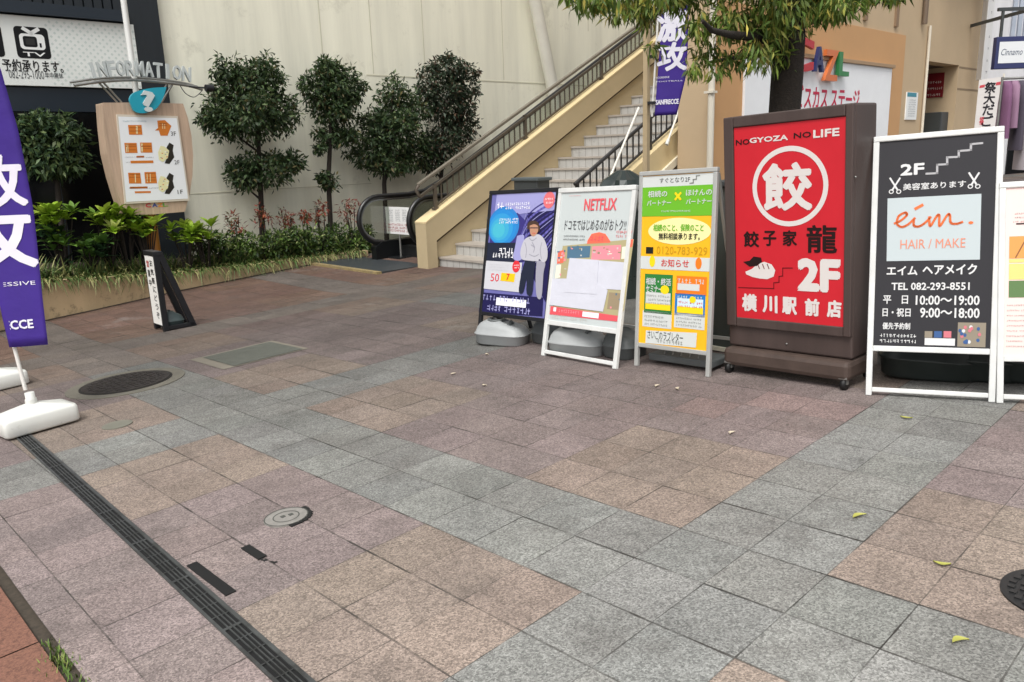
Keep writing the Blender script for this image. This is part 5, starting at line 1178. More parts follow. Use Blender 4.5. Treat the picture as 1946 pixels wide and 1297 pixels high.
# ------------------------------------------------------------------ foliage
def leaf_mat(name, rough=0.5):
    m = bpy.data.materials.new(name); m.use_nodes = True; nt = m.node_tree; b = nt.nodes['Principled BSDF']; a = nt.nodes.new('ShaderNodeAttribute'); a.attribute_name = 'leaf'
    nt.links.new(a.outputs['Color'], b.inputs['Base Color']); b.inputs['Roughness'].default_value = rough; b.inputs['Specular IOR Level'].default_value = 0.35
    tr = nt.nodes.new('ShaderNodeBsdfTranslucent'); nt.links.new(a.outputs['Color'], tr.inputs[0]); mx = nt.nodes.new('ShaderNodeMixShader'); mx.inputs[0].default_value = 0.25
    nt.links.new(b.outputs[0], mx.inputs[1]); nt.links.new(tr.outputs[0], mx.inputs[2]); nt.links.new(mx.outputs[0], nt.nodes['Material Output'].inputs[0]); return m
M_LEAF = leaf_mat('leaf')
def leaves(name, clumps, n, L, Wd, seed, cols, parent=None, droop=0.3, shell=0.55, upness=0.5, label=None, cat=None, group=None, kind=None):
    """leaf sized blades spread through clumps = [(centre, (rx, ry, rz)), ...]; cols = [(linear rgb, weight)]"""
    rg = np.random.default_rng(seed); wts = np.array([c[1][0] * c[1][1] * c[1][2] for c in clumps]) ** 0.7; wts /= wts.sum()
    ci = rg.choice(len(clumps), n, p=wts); C0 = np.array([c[0] for c in clumps])[ci]; Rd = np.array([c[1] for c in clumps])[ci]
    d = rg.normal(size=(n, 3)); d /= np.linalg.norm(d, axis=1)[:, None]; r = shell + (1 - shell) * rg.random(n) ** 0.7; r *= 1 + 0.18 * rg.normal(size=n) * (rg.random(n) < 0.5)
    pos = C0 + d * Rd * r[:, None]
    ax = d * 0.7 + rg.normal(size=(n, 3)) * 0.6; ax[:, 2] -= droop * 1.2 * rg.random(n) * 1.5; ax /= np.linalg.norm(ax, axis=1)[:, None]
    nr = d * 0.6 + rg.normal(size=(n, 3)) * 0.5; nr[:, 2] += upness; sd = np.cross(ax, nr); sd /= np.linalg.norm(sd, axis=1)[:, None] + 1e-9; nr = np.cross(sd, ax)
    ln = L * (0.65 + 0.6 * rg.random(n))[:, None]; wd = Wd * (0.7 + 0.5 * rg.random(n))[:, None]
    v = np.stack([pos, pos + ax * ln * 0.45 + sd * wd * 0.5 + nr * ln * 0.05, pos + ax * ln - nr * ln * 0.12, pos + ax * ln * 0.45 - sd * wd * 0.5 + nr * ln * 0.05], 1).reshape(-1, 3)
    org = BASE[parent.name] if parent is not None else np.array([C0[:, 0].mean(), C0[:, 1].mean(), v[:, 2].min()])
    me = bpy.data.meshes.new(name); me.from_pydata((v - org).tolist(), [], [(4 * i, 4 * i + 1, 4 * i + 2, 4 * i + 3) for i in range(n)])
    cw = np.array([c[1] for c in cols], float); cc_ = np.array([c[0] for c in cols])[rg.choice(len(cols), n, p=cw / cw.sum())] * (0.45 + 1.1 * rg.random(n))[:, None]
    cl_ = np.repeat(np.concatenate([cc_, np.ones((n, 1))], 1), 4, 0).astype(np.float32); ca = me.color_attributes.new('leaf', 'FLOAT_COLOR', 'CORNER'); ca.data.foreach_set('color', cl_.ravel())
    me.materials.append(M_LEAF); me.polygons.foreach_set('use_smooth', [True] * n); o = bpy.data.objects.new(name, me); COL.objects.link(o)
    if parent is not None: o.parent = parent
    else: o.location = org; BASE[o.name] = org
    return tag(o, label, cat, group, kind)
DG = [((0.030, 0.058, 0.022), 5), ((0.050, 0.085, 0.030), 4), ((0.090, 0.125, 0.050), 2.5), ((0.14, 0.12, 0.05), 0.6)]
TT = -12.75
def ckp(x, y, rx, ry, t=TT):
    c = at_t(x, y, t); dist = np.linalg.norm(c - EYE); k = dist / F; return (c, (rx * k, rx * k * 0.85, ry * k))
def small_tree(trunk_px, blobs, n, seed, label, cols=DG, t=TT, L=0.10, group='trimmed trees along the wall', rt=0.05):
    pts = [at_t(x, y, t) for x, y in trunk_px]; b0_ = pts[0].copy(); s_ = st(b0_)[0]; b0_[2] = ptop(s_) - 0.02; pts = [b0_] + pts[1:]
    root = thing('small_tree', b0_, label, 'tree', group); rg = random.Random(seed)
    mb = MB(); rs = [rt * (1 - 0.55 * i / (len(pts) - 1)) for i in range(len(pts))]; mb.tube(pts, rs, 9); link('trunk', mb, M_BARK, root)
    cl_ = [ckp(b[0], b[1], b[2] * 0.86, b[3] * 0.84, t=t) for b in blobs]
    for c, r_ in cl_:
        k = min(range(len(pts)), key=lambda i: abs(pts[i][2] - (c[2] - r_[2] * 0.5))); a_ = pts[k]; mid = (a_ + c) / 2 + np.array([0, 0, -0.05])
        mb = MB(); mb.tube([a_, mid, c + np.array([rg.uniform(-.05, .05), 0, r_[2] * 0.5])], [0.022, 0.015, 0.006], 6); link('branch', mb, M_BARK, root)
    extra = []
    for c, r_ in cl_:                              # loose tufts break the outline
        for _ in range(5):
            a = rg.uniform(0, 6.28); e = rg.uniform(-0.4, 1.0); dd = np.array([math.cos(a) * math.sqrt(max(0, 1 - e * e)), math.sin(a) * math.sqrt(max(0, 1 - e * e)), e])
            extra.append((c + dd * np.array(r_) * 0.95, tuple(x * rg.uniform(0.25, 0.4) for x in r_)))
    leaves('crown', cl_ + extra, int(n * 0.95), L, L * 0.40, seed, cols, root, droop=0.5, shell=0.3)
    return root
small_tree([(494, 440), (496, 380), (492, 290), (488, 200), (470, 140)], [(470, 215, 82, 62), (420, 225, 42, 45), (530, 215, 40, 50), (440, 140, 36, 34), (505, 140, 38, 36), (470, 170, 60, 50), (500, 325, 66, 36), (460, 340, 34, 28), (548, 312, 30, 24)], 9500, 11, 'round leafy tree with two tiers nearest the information board')
small_tree([(627, 440), (624, 340), (628, 260), (630, 200), (640, 150)], [(634, 195, 54, 55), (600, 170, 30, 40), (665, 165, 30, 40), (625, 135, 34, 22), (640, 258, 44, 24), (624, 346, 22, 20), (607, 283, 14, 10)], 6200, 12, 'slender tree with a bare lower trunk and small tuft')
small_tree([(733, 430), (730, 350), (735, 290), (742, 230), (748, 170)], [(745, 255, 66, 52), (700, 290, 44, 30), (790, 290, 42, 34), (748, 175, 34, 32), (770, 215, 46, 42), (715, 235, 36, 36), (740, 315, 58, 22)], 7600, 13, 'tree with the lowest wide crown behind the escalator rail')
DK = [((0.026, 0.046, 0.024), 5), ((0.045, 0.062, 0.032), 3), ((0.10, 0.065, 0.04), 1.8)]
small_tree([(838, 430), (838, 340), (842, 270), (848, 200), (855, 140)], [(852, 200, 54, 60), (815, 165, 30, 42), (885, 160, 28, 45), (850, 130, 44, 26), (880, 240, 34, 36), (840, 275, 46, 40), (822, 310, 26, 26)], 7200, 14, 'darkest upright tree with reddish tips next to the stair wall', cols=DK)
BR = [((0.040, 0.075, 0.035), 4), ((0.075, 0.12, 0.045), 4), ((0.12, 0.16, 0.06), 1.5)]
small_tree([(112, 440), (112, 380), (108, 340), (105, 300)], [(98, 270, 52, 42), (60, 270, 32, 36), (130, 295, 36, 36), (100, 310, 50, 26), (80, 240, 36, 24)], 5200, 15, 'dome shaped light green bush tree before the dark shop window', cols=BR, L=0.12)
# bright large leaved shrubs
YG = [((0.24, 0.38, 0.03), 5), ((0.36, 0.48, 0.06), 4), ((0.12, 0.22, 0.03), 2), ((0.50, 0.56, 0.16), 1)]
YD = [((0.05, 0.11, 0.02), 5), ((0.10, 0.19, 0.03), 3), ((0.02, 0.05, 0.02), 3)]
def shrub(x, y, rx, ry, n, seed, label, cols, L=0.17, t=-11.9, name='shrub', group='low shrubs in the planter', ratio=0.42, cat='shrub', stems=6):
    c, r_ = ckp(x, y, rx, ry, t=t); s_ = st(c)[0]; z0_ = ptop(s_) - 0.05; b0_ = np.array([c[0], c[1], z0_]); root = thing(name, b0_, label, cat, group); rg = random.Random(seed)
    mb = MB()
    for k in range(stems):
        a = rg.uniform(0, 6.28); e = np.array([math.cos(a) * r_[0] * 0.6, math.sin(a) * r_[1] * 0.6, 0]); top = c + e + UP * r_[2] * rg.uniform(0.1, 0.6); mb.tube([b0_ + e * 0.2, (b0_ + top) / 2 + e * 0.15, top], [0.012, 0.009, 0.005], 5)
    link('stems', mb, M_BARK, root)
    cl_ = [(c + np.array([rg.uniform(-.7, .7) * r_[0], rg.uniform(-.6, .6) * r_[1], rg.uniform(-.7, .6) * r_[2]]), tuple(q_ * rg.uniform(0.38, 0.6) for q_ in r_)) for _ in range(9)]
    leaves('foliage', cl_, n, L, L * ratio, seed, cols, root, droop=0.15, upness=1.2); return root
def rosette(x, y, rx, ry, seed, label, cols, t=-11.9, L=0.24):
    """broad leaved plant: a few stems, each carrying a spray of large pointed leaves"""
    c, r_ = ckp(x, y, rx, ry, t=t); s_ = st(c)[0]; b0_ = np.array([c[0], c[1], ptop(s_) - 0.05]); root = thing('broad_leaf_shrub', b0_, label, 'shrub', 'broad leaved shrubs in the planter'); rg = random.Random(seed)
    heads = []; mb = MB()
    for k in range(13):
        h = c + np.array([rg.uniform(-.85, .85) * r_[0], rg.uniform(-.8, .8) * r_[1], rg.uniform(-.7, .75) * r_[2]]); heads.append(h)
        mb.tube([b0_ + (h - b0_) * np.array([.25, .25, 0]), (b0_ + h) / 2, h], [0.012, 0.010, 0.007], 5)
    link('stems', mb, M_BARK, root)
    vs, fs_, cs = [], [], []
    for h in heads:
        col = np.array(rg.choices([q_[0] for q_ in cols], [q_[1] for q_ in cols])[0])
        for k in range(11):
            a = k * 2.4 + rg.uniform(-.3, .3); el = rg.uniform(0.05, 0.9) if k > 3 else rg.uniform(0.7, 1.2); ax = np.array([math.cos(a) * math.cos(el), math.sin(a) * math.cos(el), math.sin(el)]); sd = nrm(np.cross(ax, UP + 0.01)); up = np.cross(sd, ax); l = L * rg.uniform(0.6, 1.1) * (0.75 if k < 4 else 1); wd = l * 0.19; o = len(vs)
            for f, w_, dz in ((0.06, 0.08, 0.0), (0.35, 0.85, 0.03), (0.62, 1.0, 0.02), (0.85, 0.6, -0.04), (1.0, 0.03, -0.11)):
                m_ = h + ax * l * f + up * dz * l; vs += [m_ - sd * wd * w_ + up * 0.05 * wd * w_ * 4, m_, m_ + sd * wd * w_ + up * 0.05 * wd * w_ * 4]
            cc_ = col * rg.uniform(0.7, 1.3)
            for j in range(4):
                for i in range(2): fs_.append((o + 3 * j + i, o + 3 * j + i + 1, o + 3 * j + 4 + i, o + 3 * j + 3 + i)); cs.append(cc_)
    me = bpy.data.meshes.new('foliage'); me.from_pydata([tuple(np.asarray(p) - b0_) for p in vs], [], fs_); ca = me.color_attributes.new('leaf', 'FLOAT_COLOR', 'CORNER')
    ca.data.foreach_set('color', np.repeat(np.concatenate([np.array(cs), np.ones((len(cs), 1))], 1), 4, 0).astype(np.float32).ravel()); me.materials.append(M_LEAF); me.polygons.foreach_set('use_smooth', [True] * len(fs_))
    o = bpy.data.objects.new('foliage', me); COL.objects.link(o); o.parent = root; return root
for a in ((110, 420, 26, 22, 21, 'yellow green broad leaved shrub beside the purple banner', YG), (195, 424, 30, 24, 22, 'broad leaved bright shrub midway between banner and orange post', YG), (235, 432, 28, 22, 27, 'broad leaved bright shrub below the left corner of the wooden board', YG), (274, 440, 24, 20, 23, 'bright shrub hugging the left of the orange post', YG),
          (348, 450, 28, 18, 24, 'brightest yellow green shrub right of the orange post', YG), (386, 446, 22, 18, 28, 'bright shrub next to the green hedge right of the orange post', YG), (112, 462, 26, 24, 25, 'dark broad leaved shrub at the foot of the purple banner', YD), (165, 478, 40, 20, 26, 'dark green shrub below the bush tree', YD)):
    rosette(*a)
HG = [((0.055, 0.10, 0.022), 4), ((0.11, 0.18, 0.035), 3), ((0.26, 0.30, 0.12), 1.4), ((0.03, 0.06, 0.018), 2)]
for k, (x, y, rx, ry, lab) in enumerate(((405, 470, 38, 26, 'green hedge shrub just right of the brightest shrub'), (455, 466, 40, 28, 'green hedge shrub under the two tier tree'), (505, 462, 40, 28, 'green hedge shrub right of the two tier trunk'), (555, 458, 38, 28, 'speckled hedge shrub between the first two trunks'), (605, 454, 38, 28, 'green hedge shrub at the slender trunk'), (650, 452, 36, 30, 'green hedge shrub before the escalator handrail'), (688, 455, 26, 26, 'last small hedge shrub against the escalator'))):
    shrub(x, y, rx, ry, 900, 40 + k, lab, HG, L=0.085, t=-12.25, group='hedge shrubs along the wall')
RDc = [((0.26, 0.05, 0.03), 4), ((0.34, 0.12, 0.06), 3), ((0.10, 0.10, 0.03), 2)]
for k, (x, y, rx, ry, lab) in enumerate(((447, 425, 17, 18, 'reddish plant below the two tier crown at its left'), (500, 405, 16, 24, 'reddish plant in front of the two tier trunk'), (545, 415, 14, 16, 'reddish plant midway between the first two trunks'), (578, 412, 9, 13, 'smallest reddish plant left of the slender trunk'), (608, 405, 14, 22, 'reddish plant left beside the slender trunk'), (668, 398, 20, 28, 'tallest reddish plant left of the escalator loop'))):
    shrub(x, y, rx, ry, 120, 60 + k, lab, RDc, L=0.09, t=-12.45, name='red_leaf_plant', group='reddish leaved plants', ratio=0.3, cat='plant', stems=4)
# strap leaved edging that hangs over the planter wall
rnd = random.Random(77); mb = MB(); s = 1.0
hang = math.atan2(B[1], B[0])
while s < 7.7:
    for off in (0.04, 0.20, 0.40, 0.58):
        p = W(s + rnd.uniform(-.04, .04), tedge(s) - off, ptop(s) - 0.03); blades(mb, rnd, p, 11, 0.46 if off > 0.3 else 0.27, 0.75 if off > 0.3 else 0.95, 0.011, curl=0.8 if off > 0.3 else 1.35, dirs=(hang, 0.8) if off < 0.3 else None)
    s += 0.075
link('edging_grass', mb, [mat('edging_green', '4d6530', 0.55), mat('edging_straw', '8b8a58', 0.6)], kind='stuff')

# ------------------------------------------------------------------ street tree behind the red light box
tb_ = at_d(1492, 200, 7.6); sT, tT_ = st(tb_); gb_ = G(sT, tT_)
tree = thing('street_tree', gb_, 'street tree with dark trunk and narrow drooping leaves behind the red light box', 'tree')
def td(x, y, Y=7.6): return at_d(x, y, Y)
mb = MB(); k = 7.6 / F
mb.tube([gb_ - UP * 0.05, td(1492, 330), td(1491, 210), td(1496, 140), td(1502, 70), td(1506, -40), td(1510, -220)], [0.18, 0.15, 0.142, 0.142, 0.13, 0.10, 0.06], 16); link('trunk', mb, M_BARK, tree)
limbs = [[(1502, 90), (1440, 72), (1385, 66), (1352, 58), (1335, 40)], [(1504, 60), (1590, 10), (1660, -40), (1720, -100)], [(1504, 20), (1450, -60), (1380, -160)], [(1508, -60), (1580, -160), (1650, -240)], [(1506, -20), (1500, -120), (1480, -300)], [(1502, 80), (1460, 100), (1400, 110), (1340, 120)]]
for i, l in enumerate(limbs):
    pts = [td(x, y, 7.6 + (0.35 * j if i % 2 else -0.35 * j)) for j, (x, y) in enumerate(l)]
    mb = MB(); mb.tube(pts, [0.05 * (1 - 0.75 * j / (len(pts) - 1)) for j in range(len(pts))], 8); link('limb', mb, M_BARK, tree)
TC = [((0.10, 0.17, 0.03), 5), ((0.17, 0.24, 0.045), 4), ((0.30, 0.31, 0.07), 2.2), ((0.50, 0.42, 0.09), 1)]
bl = [(1262, -4, 34, 18), (1300, -2, 40, 22), (1480, 20, 60, 40), (1560, -10, 50, 28), (1100, -14, 40, 14), (1150, -6, 50, 20), (1205, 0, 34, 24), (1120, 8, 30, 12), (1180, 22, 30, 16), (1225, 12, 28, 20), (1238, 88, 20, 14), (1225, 30, 18, 24), (1330, 44, 34, 30), (1345, 98, 28, 24), (1395, 34, 50, 36), (1390, 112, 30, 22), (1440, 100, 36, 32), (1455, 52, 50, 40), (1478, 100, 30, 30), (1510, 28, 46, 32), (1555, 20, 36, 20), (1600, 8, 44, 26), (1655, -14, 44, 20), (1700, -10, 24, 14), (1430, -60, 110, 50), (1540, -60, 120, 55), (1300, -60, 100, 36), (1650, -90, 100, 50), (1450, -190, 170, 90), (1600, -200, 140, 80), (1320, -180, 120, 70), (1180, -90, 80, 44), (1496, 70, 24, 18), (1590, 22, 22, 12), (1320, 128, 16, 16), (1362, 134, 14, 14)]
rg = random.Random(8); cl_ = []
for (x, y, rx, ry) in bl:
    Y = 7.6 + rg.uniform(-0.55, 0.55); c = at_d(x, y, Y); cl_.append((c, (rx * Y / F, rx * Y / F, ry * Y / F)))
leaves('crown', cl_, 18000, 0.115, 0.024, 5, TC, tree, droop=1.6, shell=0.15)

# ------------------------------------------------------------------ covers, drain and small things on the ground
def disc(mb, s, t, r, dz, mi, n=40, h=0.006, r_in=None):
    c = G(s, t); v0 = [G(s + r * math.cos(2 * math.pi * i / n), t + r * math.sin(2 * math.pi * i / n), dz) for i in range(n)]
    mb.prism(v0[::-1] if False else v0, UP * -h if False else UP * 0.0005, mi) if False else mb.add([G(s, t, dz)] + v0, [(0, 1 + (i + 1) % n, 1 + i) for i in range(n)], mi)
    mb.add(v0 + [p - UP * h for p in v0], [(i, (i + 1) % n, n + (i + 1) % n, n + i) for i in range(n)], mi)
M_IRON = mat('cast_iron', '3b3634', 0.55, metal=0.3, vary=0.25, vscale=14, bump=0.5, bscale=70); M_COLLAR = mat('concrete_collar', '6e6a5f', 0.85, vary=0.18, vscale=9, bump=0.3, bscale=120)
def cover(s, t, r, rc, label, m=M_IRON, pattern=True):
    root = thing('manhole_cover', G(s, t), label, 'manhole cover')
    if rc:
        mb = MB(); disc(mb, s, t, rc, 0.005, 0); link('collar', mb, M_COLLAR, root)
        mb = MB(); disc(mb, s, t, r + 0.018, 0.009, 0); link('rim', mb, mat('rim_dark', '24211f', 0.6), root)
    mb = MB(); disc(mb, s, t, r, 0.013 if rc else 0.006, 0)
    if pattern:
        for ring_ in range(1, 5):
            rr_2 = r * ring_ / 5; nn = int(6 * ring_)
            for i in range(nn):
                a = 2 * math.pi * (i + 0.5 * (ring_ % 2)) / nn; p = G(s + rr_2 * math.cos(a), t + rr_2 * math.sin(a), 0.0155 if rc else 0.008)
                mb.box(p, (A, B, NG), (r * 0.12, r * 0.12, 0.004))
    link('lid', mb, m, root); return root
cover(1.995, -6.745, 0.335, 0.45, 'large dark iron manhole cover in a pale concrete ring near the banner base')
cover(1.535, -5.52, 0.095, 0, 'small grey round cap in the paving beside the banner base', mat('cap_grey', '77766a', 0.7, vary=0.2), False)
pc_ = cover(1.52, -3.15, 0.10, 0, 'small pale round cap half ringed in black in the foreground paving', mat('cap_pale', '8d8a84', 0.75, vary=0.2, vscale=30, bump=0.3, bscale=200), False)
mb = MB()
for r_ in (0.099, 0.06):
    n_ = 40; vs_ = []
    for i in range(n_):
        a = 2 * math.pi * i / n_
        for q_ in (r_, r_ - 0.005): vs_.append(G(1.52 + q_ * math.cos(a), -3.15 + q_ * math.sin(a), 0.0075))
    mb.add(vs_, [(2 * i, 2 * i + 1, 2 * ((i + 1) % n_) + 1, 2 * ((i + 1) % n_)) for i in range(n_)])
mb.box(G(1.51, -3.16, 0.007), (A, B, NG), (0.02, 0.02, 0.003)); mb.box(G(1.545, -3.15, 0.007), (A, B, NG), (0.02, 0.02, 0.003))
link('groove', mb, mat('groove_grey', '4e4f4a', 0.8), pc_)
mb = MB(); rr = random.Random(6)
for k in range(11):
    a = -0.2 + k * 0.2; s_, t_ = 1.52 + 0.107 * math.cos(a), -3.15 + 0.107 * math.sin(a); mb.box(G(s_, t_, 0.004), (A, B, NG), (0.022 * rr.uniform(.5, 1.3), 0.022 * rr.uniform(.5, 1.3), 0.004))
link('tar_patch', mb, M_RUBBER, label='broken black tar ring around the pale round cap', cat='tar')
cover(*st(at_g(2016, 1134)), 0.165, 0, 'dark round iron cover cut off at the right edge of the photo', mat('iron_dark', '2b2b2b', 0.5, metal=0.3, vary=0.2))
sl0, sl1, tl0, tl1 = 2.65, 3.46, -7.06, -6.35
root = thing('square_cover', G(3.05, -6.7), 'square dark concrete lid with pale border set in the paving', 'cover')
mb = MB(); mb.add([G(sl0, tl0, 0.004), G(sl1, tl0, 0.004), G(sl1, tl1, 0.004), G(sl0, tl1, 0.004)], [(0, 3, 2, 1)]); link('border', mb, mat('border_pale', '7a7468', 0.85, vary=0.15), root)
mb = MB(); mb.add([G(sl0 + .10, tl0 + .05, 0.008), G(sl1 - .05, tl0 + .05, 0.008), G(sl1 - .05, tl1 - .02, 0.008), G(sl0 + .10, tl1 - .02, 0.008)], [(0, 3, 2, 1)]); link('lid', mb, mat('lid_dark', '585a52', 0.85, vary=0.2, vscale=12, bump=0.3, bscale=150), root)
root = thing('drain_channel', G(1.0, -3), 'long narrow slotted metal drain running across the paving to the banner base', 'drain')
def dL(t): return 0.898 - 0.028 * (t + 2)
def dq(mb, o0, o1, ta, tb2, z, wall_=False):
    P4 = [G(dL(ta) + o0, ta, z), G(dL(ta) + o1, ta, z), G(dL(tb2) + o1, tb2, z), G(dL(tb2) + o0, tb2, z)]
    if not wall_: mb.add(P4, [(0, 3, 2, 1)])
    else: mb.add(P4 + [p - UP * z for p in P4], [(0, 3, 2, 1), (0, 1, 5, 4), (2, 3, 7, 6), (1, 2, 6, 5), (3, 0, 4, 7)])
mb = MB(); dq(mb, 0.003, 0.084, -6.1, 3, 0.003); link('channel', mb, mat('drain_black', '101010', 0.8), root)
M_GRT = mat('drain_steel', '565857', 0.5, metal=0.4, vary=0.3, vscale=12, dirt=('2e2c29', 7, 0.5, 0.6))
mb = MB()
for (o0, o1) in ((0.0, 0.010), (0.026, 0.030), (0.041, 0.045), (0.056, 0.060), (0.073, 0.088)): dq(mb, o0, o1, -6.1, 3, 0.008, True)
t = -6.08
while t < 3:
    w_ = 0.016 if abs((t * 10) % 5) < 1 else 0.006
    dq(mb, 0.01, 0.073, t, t + w_, 0.0075); t += 0.1
link('grate', mb, M_GRT, root)
for (s0_, s1_, t0_, t1_, lab) in ((1.030, 1.072, -3.07, -2.70, 'longer black rubber strip lying beside the slotted drain'), (1.245, 1.283, -3.03, -2.87, 'shorter worn black rubber strip away from the slotted drain')):
    mb = MB(); mb.box(G((s0_ + s1_) / 2, (t0_ + t1_) / 2, 0.001), (nrm(G(1, 0) - G(0, 0)), nrm(G(1, 1) - G(1, 0)), NG), (s1_ - s0_, t1_ - t0_, 0.008)); 
    if s0_ > 1.1:
        for k in (0, 1, 3, 4): mb.box(G(s0_ + 0.01 + 0.006 * k, t1_ + 0.012 + 0.017 * k, 0.0005), (A, B, NG), (0.012 * (1 + k % 3) * 0.7, 0.016 - 0.001 * k, 0.004))
    link('rubber_strip', mb, M_RUBBER, label=lab, cat='strip')
lf = [(1634, 985, 0.3, 'e'), (1790, 1074, 2.6, 'e'), (1826, 1224, 0.1, 'e'), (1722, 796, 2.4, 'e'), (1392, 826, 0.6, 'p'), (862, 713, 0.5, 'p'), (922, 734, 2.2, 'p'), (1250, 736, 0.7, 'p'), (1290, 741, 1.2, 'p'), (927, 675, 1.9, 'p')]
labs = ['yellow fallen leaf on the grey paving band, upright in view', 'curved yellow fallen leaf on the tan paving at the right', 'yellow fallen leaf on grey paving nearest the camera', 'yellow fallen leaf in front of the salon board', 'pale fallen leaf in front of the red light box', 'pale fallen leaf farthest left on the tan paving', 'pale fallen leaf below the grey tank on mauve paving', 'pale fallen leaf left under the yellow board', 'pale fallen leaf right under the yellow board', 'pale fallen leaf touching the first grey ballast tank']
for (x, y, an, c_), lab in zip(lf, labs):
    p = at_g(x, y) + NG * 0.006; d_ = np.array([math.cos(an), math.sin(an), 0.0]); d_ = nrm(d_ - NG * (d_ @ NG)); e_ = np.cross(NG, d_); Lf = rr.uniform(0.05, 0.066) if c_ == 'e' else 0.042; vs = []
    for k in range(7):
        f = k / 6; w_ = 0.011 * math.sin(math.pi * (0.08 + 0.9 * f)); cv = 0.012 * math.sin(math.pi * f); mid = p + d_ * (f - 0.5) * Lf + e_ * cv
        vs += [mid - e_ * w_ + NG * 0.006, mid + NG * 0.001, mid + e_ * w_ + NG * 0.007]
    mb = MB(); mb.add(vs, [f_ for k in range(6) for f_ in ((3 * k, 3 * k + 3, 3 * k + 4, 3 * k + 1), (3 * k + 1, 3 * k + 4, 3 * k + 5, 3 * k + 2))], 0, True)
    link('fallen_leaf', mb, mat('leaf_yellow', 'a5a450', 0.6) if c_ == 'e' else mat('leaf_pale', 'bdb29c', 0.7), label=lab, cat='leaf', group='fallen leaves')

# ------------------------------------------------------------------ far right: next block, hanging signs, banners
YB = 21.5; fx = at_d(1875, 100, YB)[0]
nb_ = thing('corner_shop', np.array([fx + 3, YB, 0.3]), 'pale corner shop with shutters behind the beige building at the far right', 'building')
mb = MB(); mb.box((fx + 8, YB + 3, 4), (np.array([1, 0, 0]), np.array([0, 1.0, 0]), UP), (16, 6, 9)); link('wall', mb, mat('shop_white', 'd3d3d6', 0.7, streak=0.15, vscale=3), nb_)
mb = MB()
for k in range(24): mb.box((fx + 0.6 + k * 0.16, YB - 0.03, 5.2), (np.array([1, 0, 0]), np.array([0, 1.0, 0]), UP), (0.1, 0.06, 2.8))
link('shutter', mb, mat('shutter_blue', 'a9b2c0', 0.45, vary=0.1), nb_)
mb = MB(); mb.box((fx + 3, YB - 0.01, 1.2), (np.array([1, 0, 0]), np.array([0, 1.0, 0]), UP), (4.4, 0.06, 2.9)); link('doorway', mb, M_DGLASS, nb_)
PR = Panel(np.array([0, 16.0, 0]), (1, 0, 0), UP)
hs = thing('hanging_sign', PR.pt(*PR.px(1918, 130)), 'blue framed white hanging sign on the far right shop', 'sign')
(u0, v0), (u1, v1) = PR.px(1889, 132), PR.px(1965, 68)
mb = MB(); mb.box(PR.pt((u0 + u1) / 2, (v0 + v1) / 2, -0.06), (PR.u, PR.v, PR.n), (u1 - u0, v1 - v0, 0.12)); link('frame', mb, mat('sign_blue', '2f3560', 0.4), hs, bevel=0.01)
mb = MB(); PR.pr(mb, (1896, 121), (1960, 78), 0.003, 0); PR.ptext(mb, 'Cinnamo', (1902, 106), (1944, 92), 0.005, 1, shear=0.3); link('face', mb, [ink('dfe2e4'), ink('4a566a')], hs)
mb = MB(); mb.tube([PR.pt(u0 + 0.1, v1, -0.06), PR.pt(u0 + 0.1, v1 + 0.5, -0.06)], 0.03, 8); mb.tube([PR.pt(u1 - 0.1, v1, -0.06), PR.pt(u1 - 0.1, v1 + 0.5, -0.06)], 0.03, 8); mb.box(PR.pt((u0 + u1) / 2, v1 + 0.5, -0.06), (PR.u, PR.v, PR.n), (u1 - u0, 0.06, 0.06)); mb.bar(PR.pt(u1, v1 + 0.5, -0.06), np.array([PR.pt(u1, 0, 0)[0], YB, v1 + 0.5]), 0.06, 0.06, UP); link('bracket', mb, M_DGREY, hs)
vb_ = thing('vertical_sign', PR.pt(*PR.px(1872, 160)), 'tall white vertical shop sign at the corner of the beige building', 'sign')
PV = Panel(np.array([0, 18.0, 0]), (1, 0, 0), UP); (u0, v0), (u1, v1) = PV.px(1864, 152), PV.px(1898, -60)
mb = MB(); mb.box(PV.pt((u0 + u1) / 2, (v0 + v1) / 2, -0.1), (PV.u, PV.v, PV.n), (u1 - u0, v1 - v0, 0.2)); link('body', mb, mat('sign_worn_white', 'd4d4d4', 0.6, vary=0.2, vscale=3, streak=0.25), vb_, bevel=0.01)
mb = MB(); PV.dashes(mb, (1872, 140), (1890, -20), 7, 0.004, 0, 5, fill=0.5, gap=2.0); link('lettering', mb, ink('6a6c72'), vb_)
PW = Panel(np.array([0, 12.5, 0]), (1, 0.1, 0), UP)
wbn = thing('white_banner', PW.pt(*PW.px(1880, 250)), 'white shop banner with black brush characters and a red top at the far right', 'banner')
mb = MB(); qd = [PW.px(*p) for p in ((1846, 300), (1890, 300), (1906, 146), (1861, 152))]; mb.prism([PW.pt(u, v, -0.004) for u, v in qd], PW.n * 0.004, 0); link('cloth', mb, mat('banner_white', 'd9d4d0', 0.7, bump=0.3, bscale=9), wbn)
mb = MB(); PW.ppoly(mb, [(1862, 163), (1872, 161), (1871, 166), (1861, 168)], 0.003, 1); PW.ppoly(mb, [(1893, 157), (1904, 155), (1903, 161), (1892, 163)], 0.003, 1)
for i, ch in enumerate('祭大だご'): PW.ptext(mb, ch, (1870 - i * 2, 178 + i * 21), (1894 - i * 2, 156 + i * 21), 0.003, 0, bold=0.03)
PW.ptext(mb, '福', (1860, 238), (1870, 222), 0.003, 1, bold=0.02); link('lettering', mb, [ink('26242a'), ink('c84a54')], wbn)
a = PW.pt(*PW.px(1910, 140), -0.02); g_ = PW.pt(*PW.px(1888, 330), -0.02); g_[2] = gz(g_)
mb = MB(); mb.tube([g_, a], 0.016, 8); link('pole', mb, M_POLE, wbn)
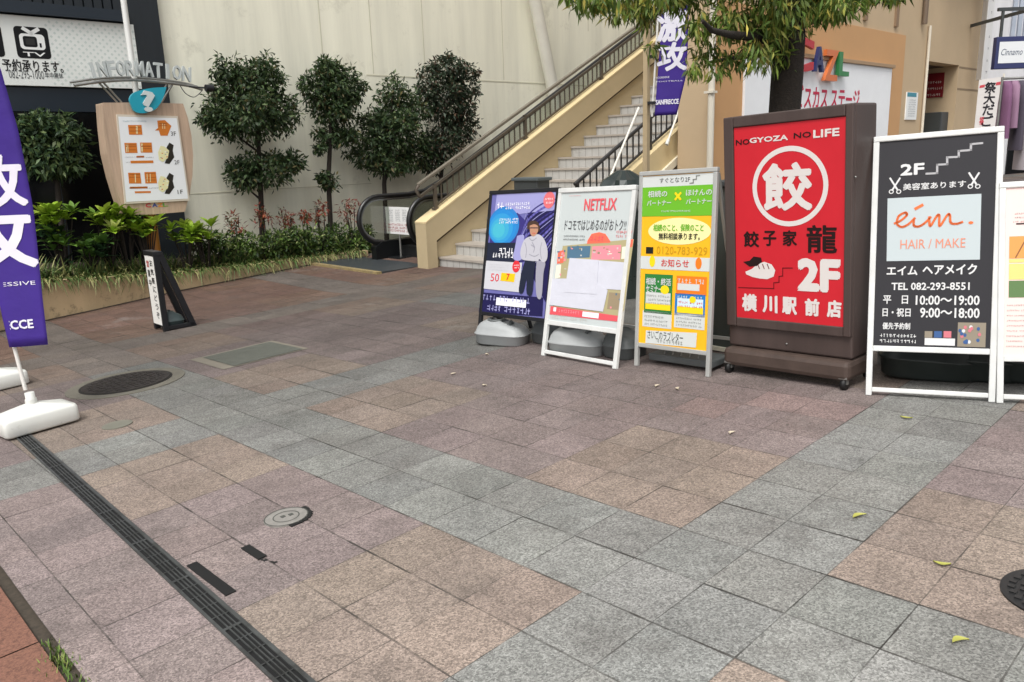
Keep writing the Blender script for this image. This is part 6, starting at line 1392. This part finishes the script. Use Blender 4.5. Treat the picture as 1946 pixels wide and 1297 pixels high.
mb = MB(); mb.box(g_ + UP * 0.05, (A, B, UP), (0.4, 0.3, 0.1)); link('base', mb, M_WTANK, wbn, bevel=0.02)
# a rail with clothes in front of the corner shop
PQ = Panel(np.array([0, 11.2, 0]), (1, -0.1, 0), UP)
rk = thing('clothes_rail', PQ.pt(*PQ.px(1925, 330)) * np.array([1, 1, 0]) + UP * gz(PQ.pt(*PQ.px(1925, 330))), 'clothes rail with mauve and grey garments behind the pink menu board', 'clothes rail')
(ua, va), (ub, vb2) = PQ.px(1905, 150), PQ.px(1990, 150); gr = gz(PQ.pt(ua, 0))
mb = MB(); mb.tube([PQ.pt(ua, va), PQ.pt(ub, va)], 0.016, 8); link('bar', mb, M_STEEL, rk)
for u in (ua, ub):
    mb = MB(); mb.tube([PQ.pt(u, gr), PQ.pt(u, va + 0.02)], 0.016, 8); link('upright', mb, M_STEEL, rk)
rr = random.Random(12)
for k, (c_, h0, h1) in enumerate((('76506e', 0.03, 0.75), ('8f6f86', 0.03, 0.62), ('4a4450', 0.03, 0.9), ('a9a2a6', 0.03, 1.15), ('6a5f6a', 0.03, 0.8), ('8c8a94', 0.03, 1.0), ('3a3640', 0.03, 0.7))):
    u = ua + 0.06 + k * 0.09; vs = []; nn = 12
    for h, r_ in ((h0, 0.02), (0.1, 0.12), (0.3, 0.15), (h1, 0.17)):
        for i in range(nn): aa = 2 * math.pi * i / nn; vs.append(PQ.pt(u + 0.045 * math.cos(aa) * (1 + 0.3 * math.sin(3 * aa)), va - h, r_ * math.sin(aa)))
    mb = MB(); mb.add(vs, [(r * nn + i, r * nn + (i + 1) % nn, (r + 1) * nn + (i + 1) % nn, (r + 1) * nn + i) for r in range(3) for i in range(nn)], 0, True)
    g = link('garment', mb, mat('cloth_' + c_, c_, 0.85), None, label=['mauve garment at the left end of the clothes rail', 'lilac garment second on the clothes rail', 'dark plum garment on the clothes rail', 'long pale garment mid clothes rail', 'grey plum garment on the clothes rail', 'long grey garment on the clothes rail', 'black garment at the right end of the clothes rail'][k], cat='garment', group='garments on the rail')
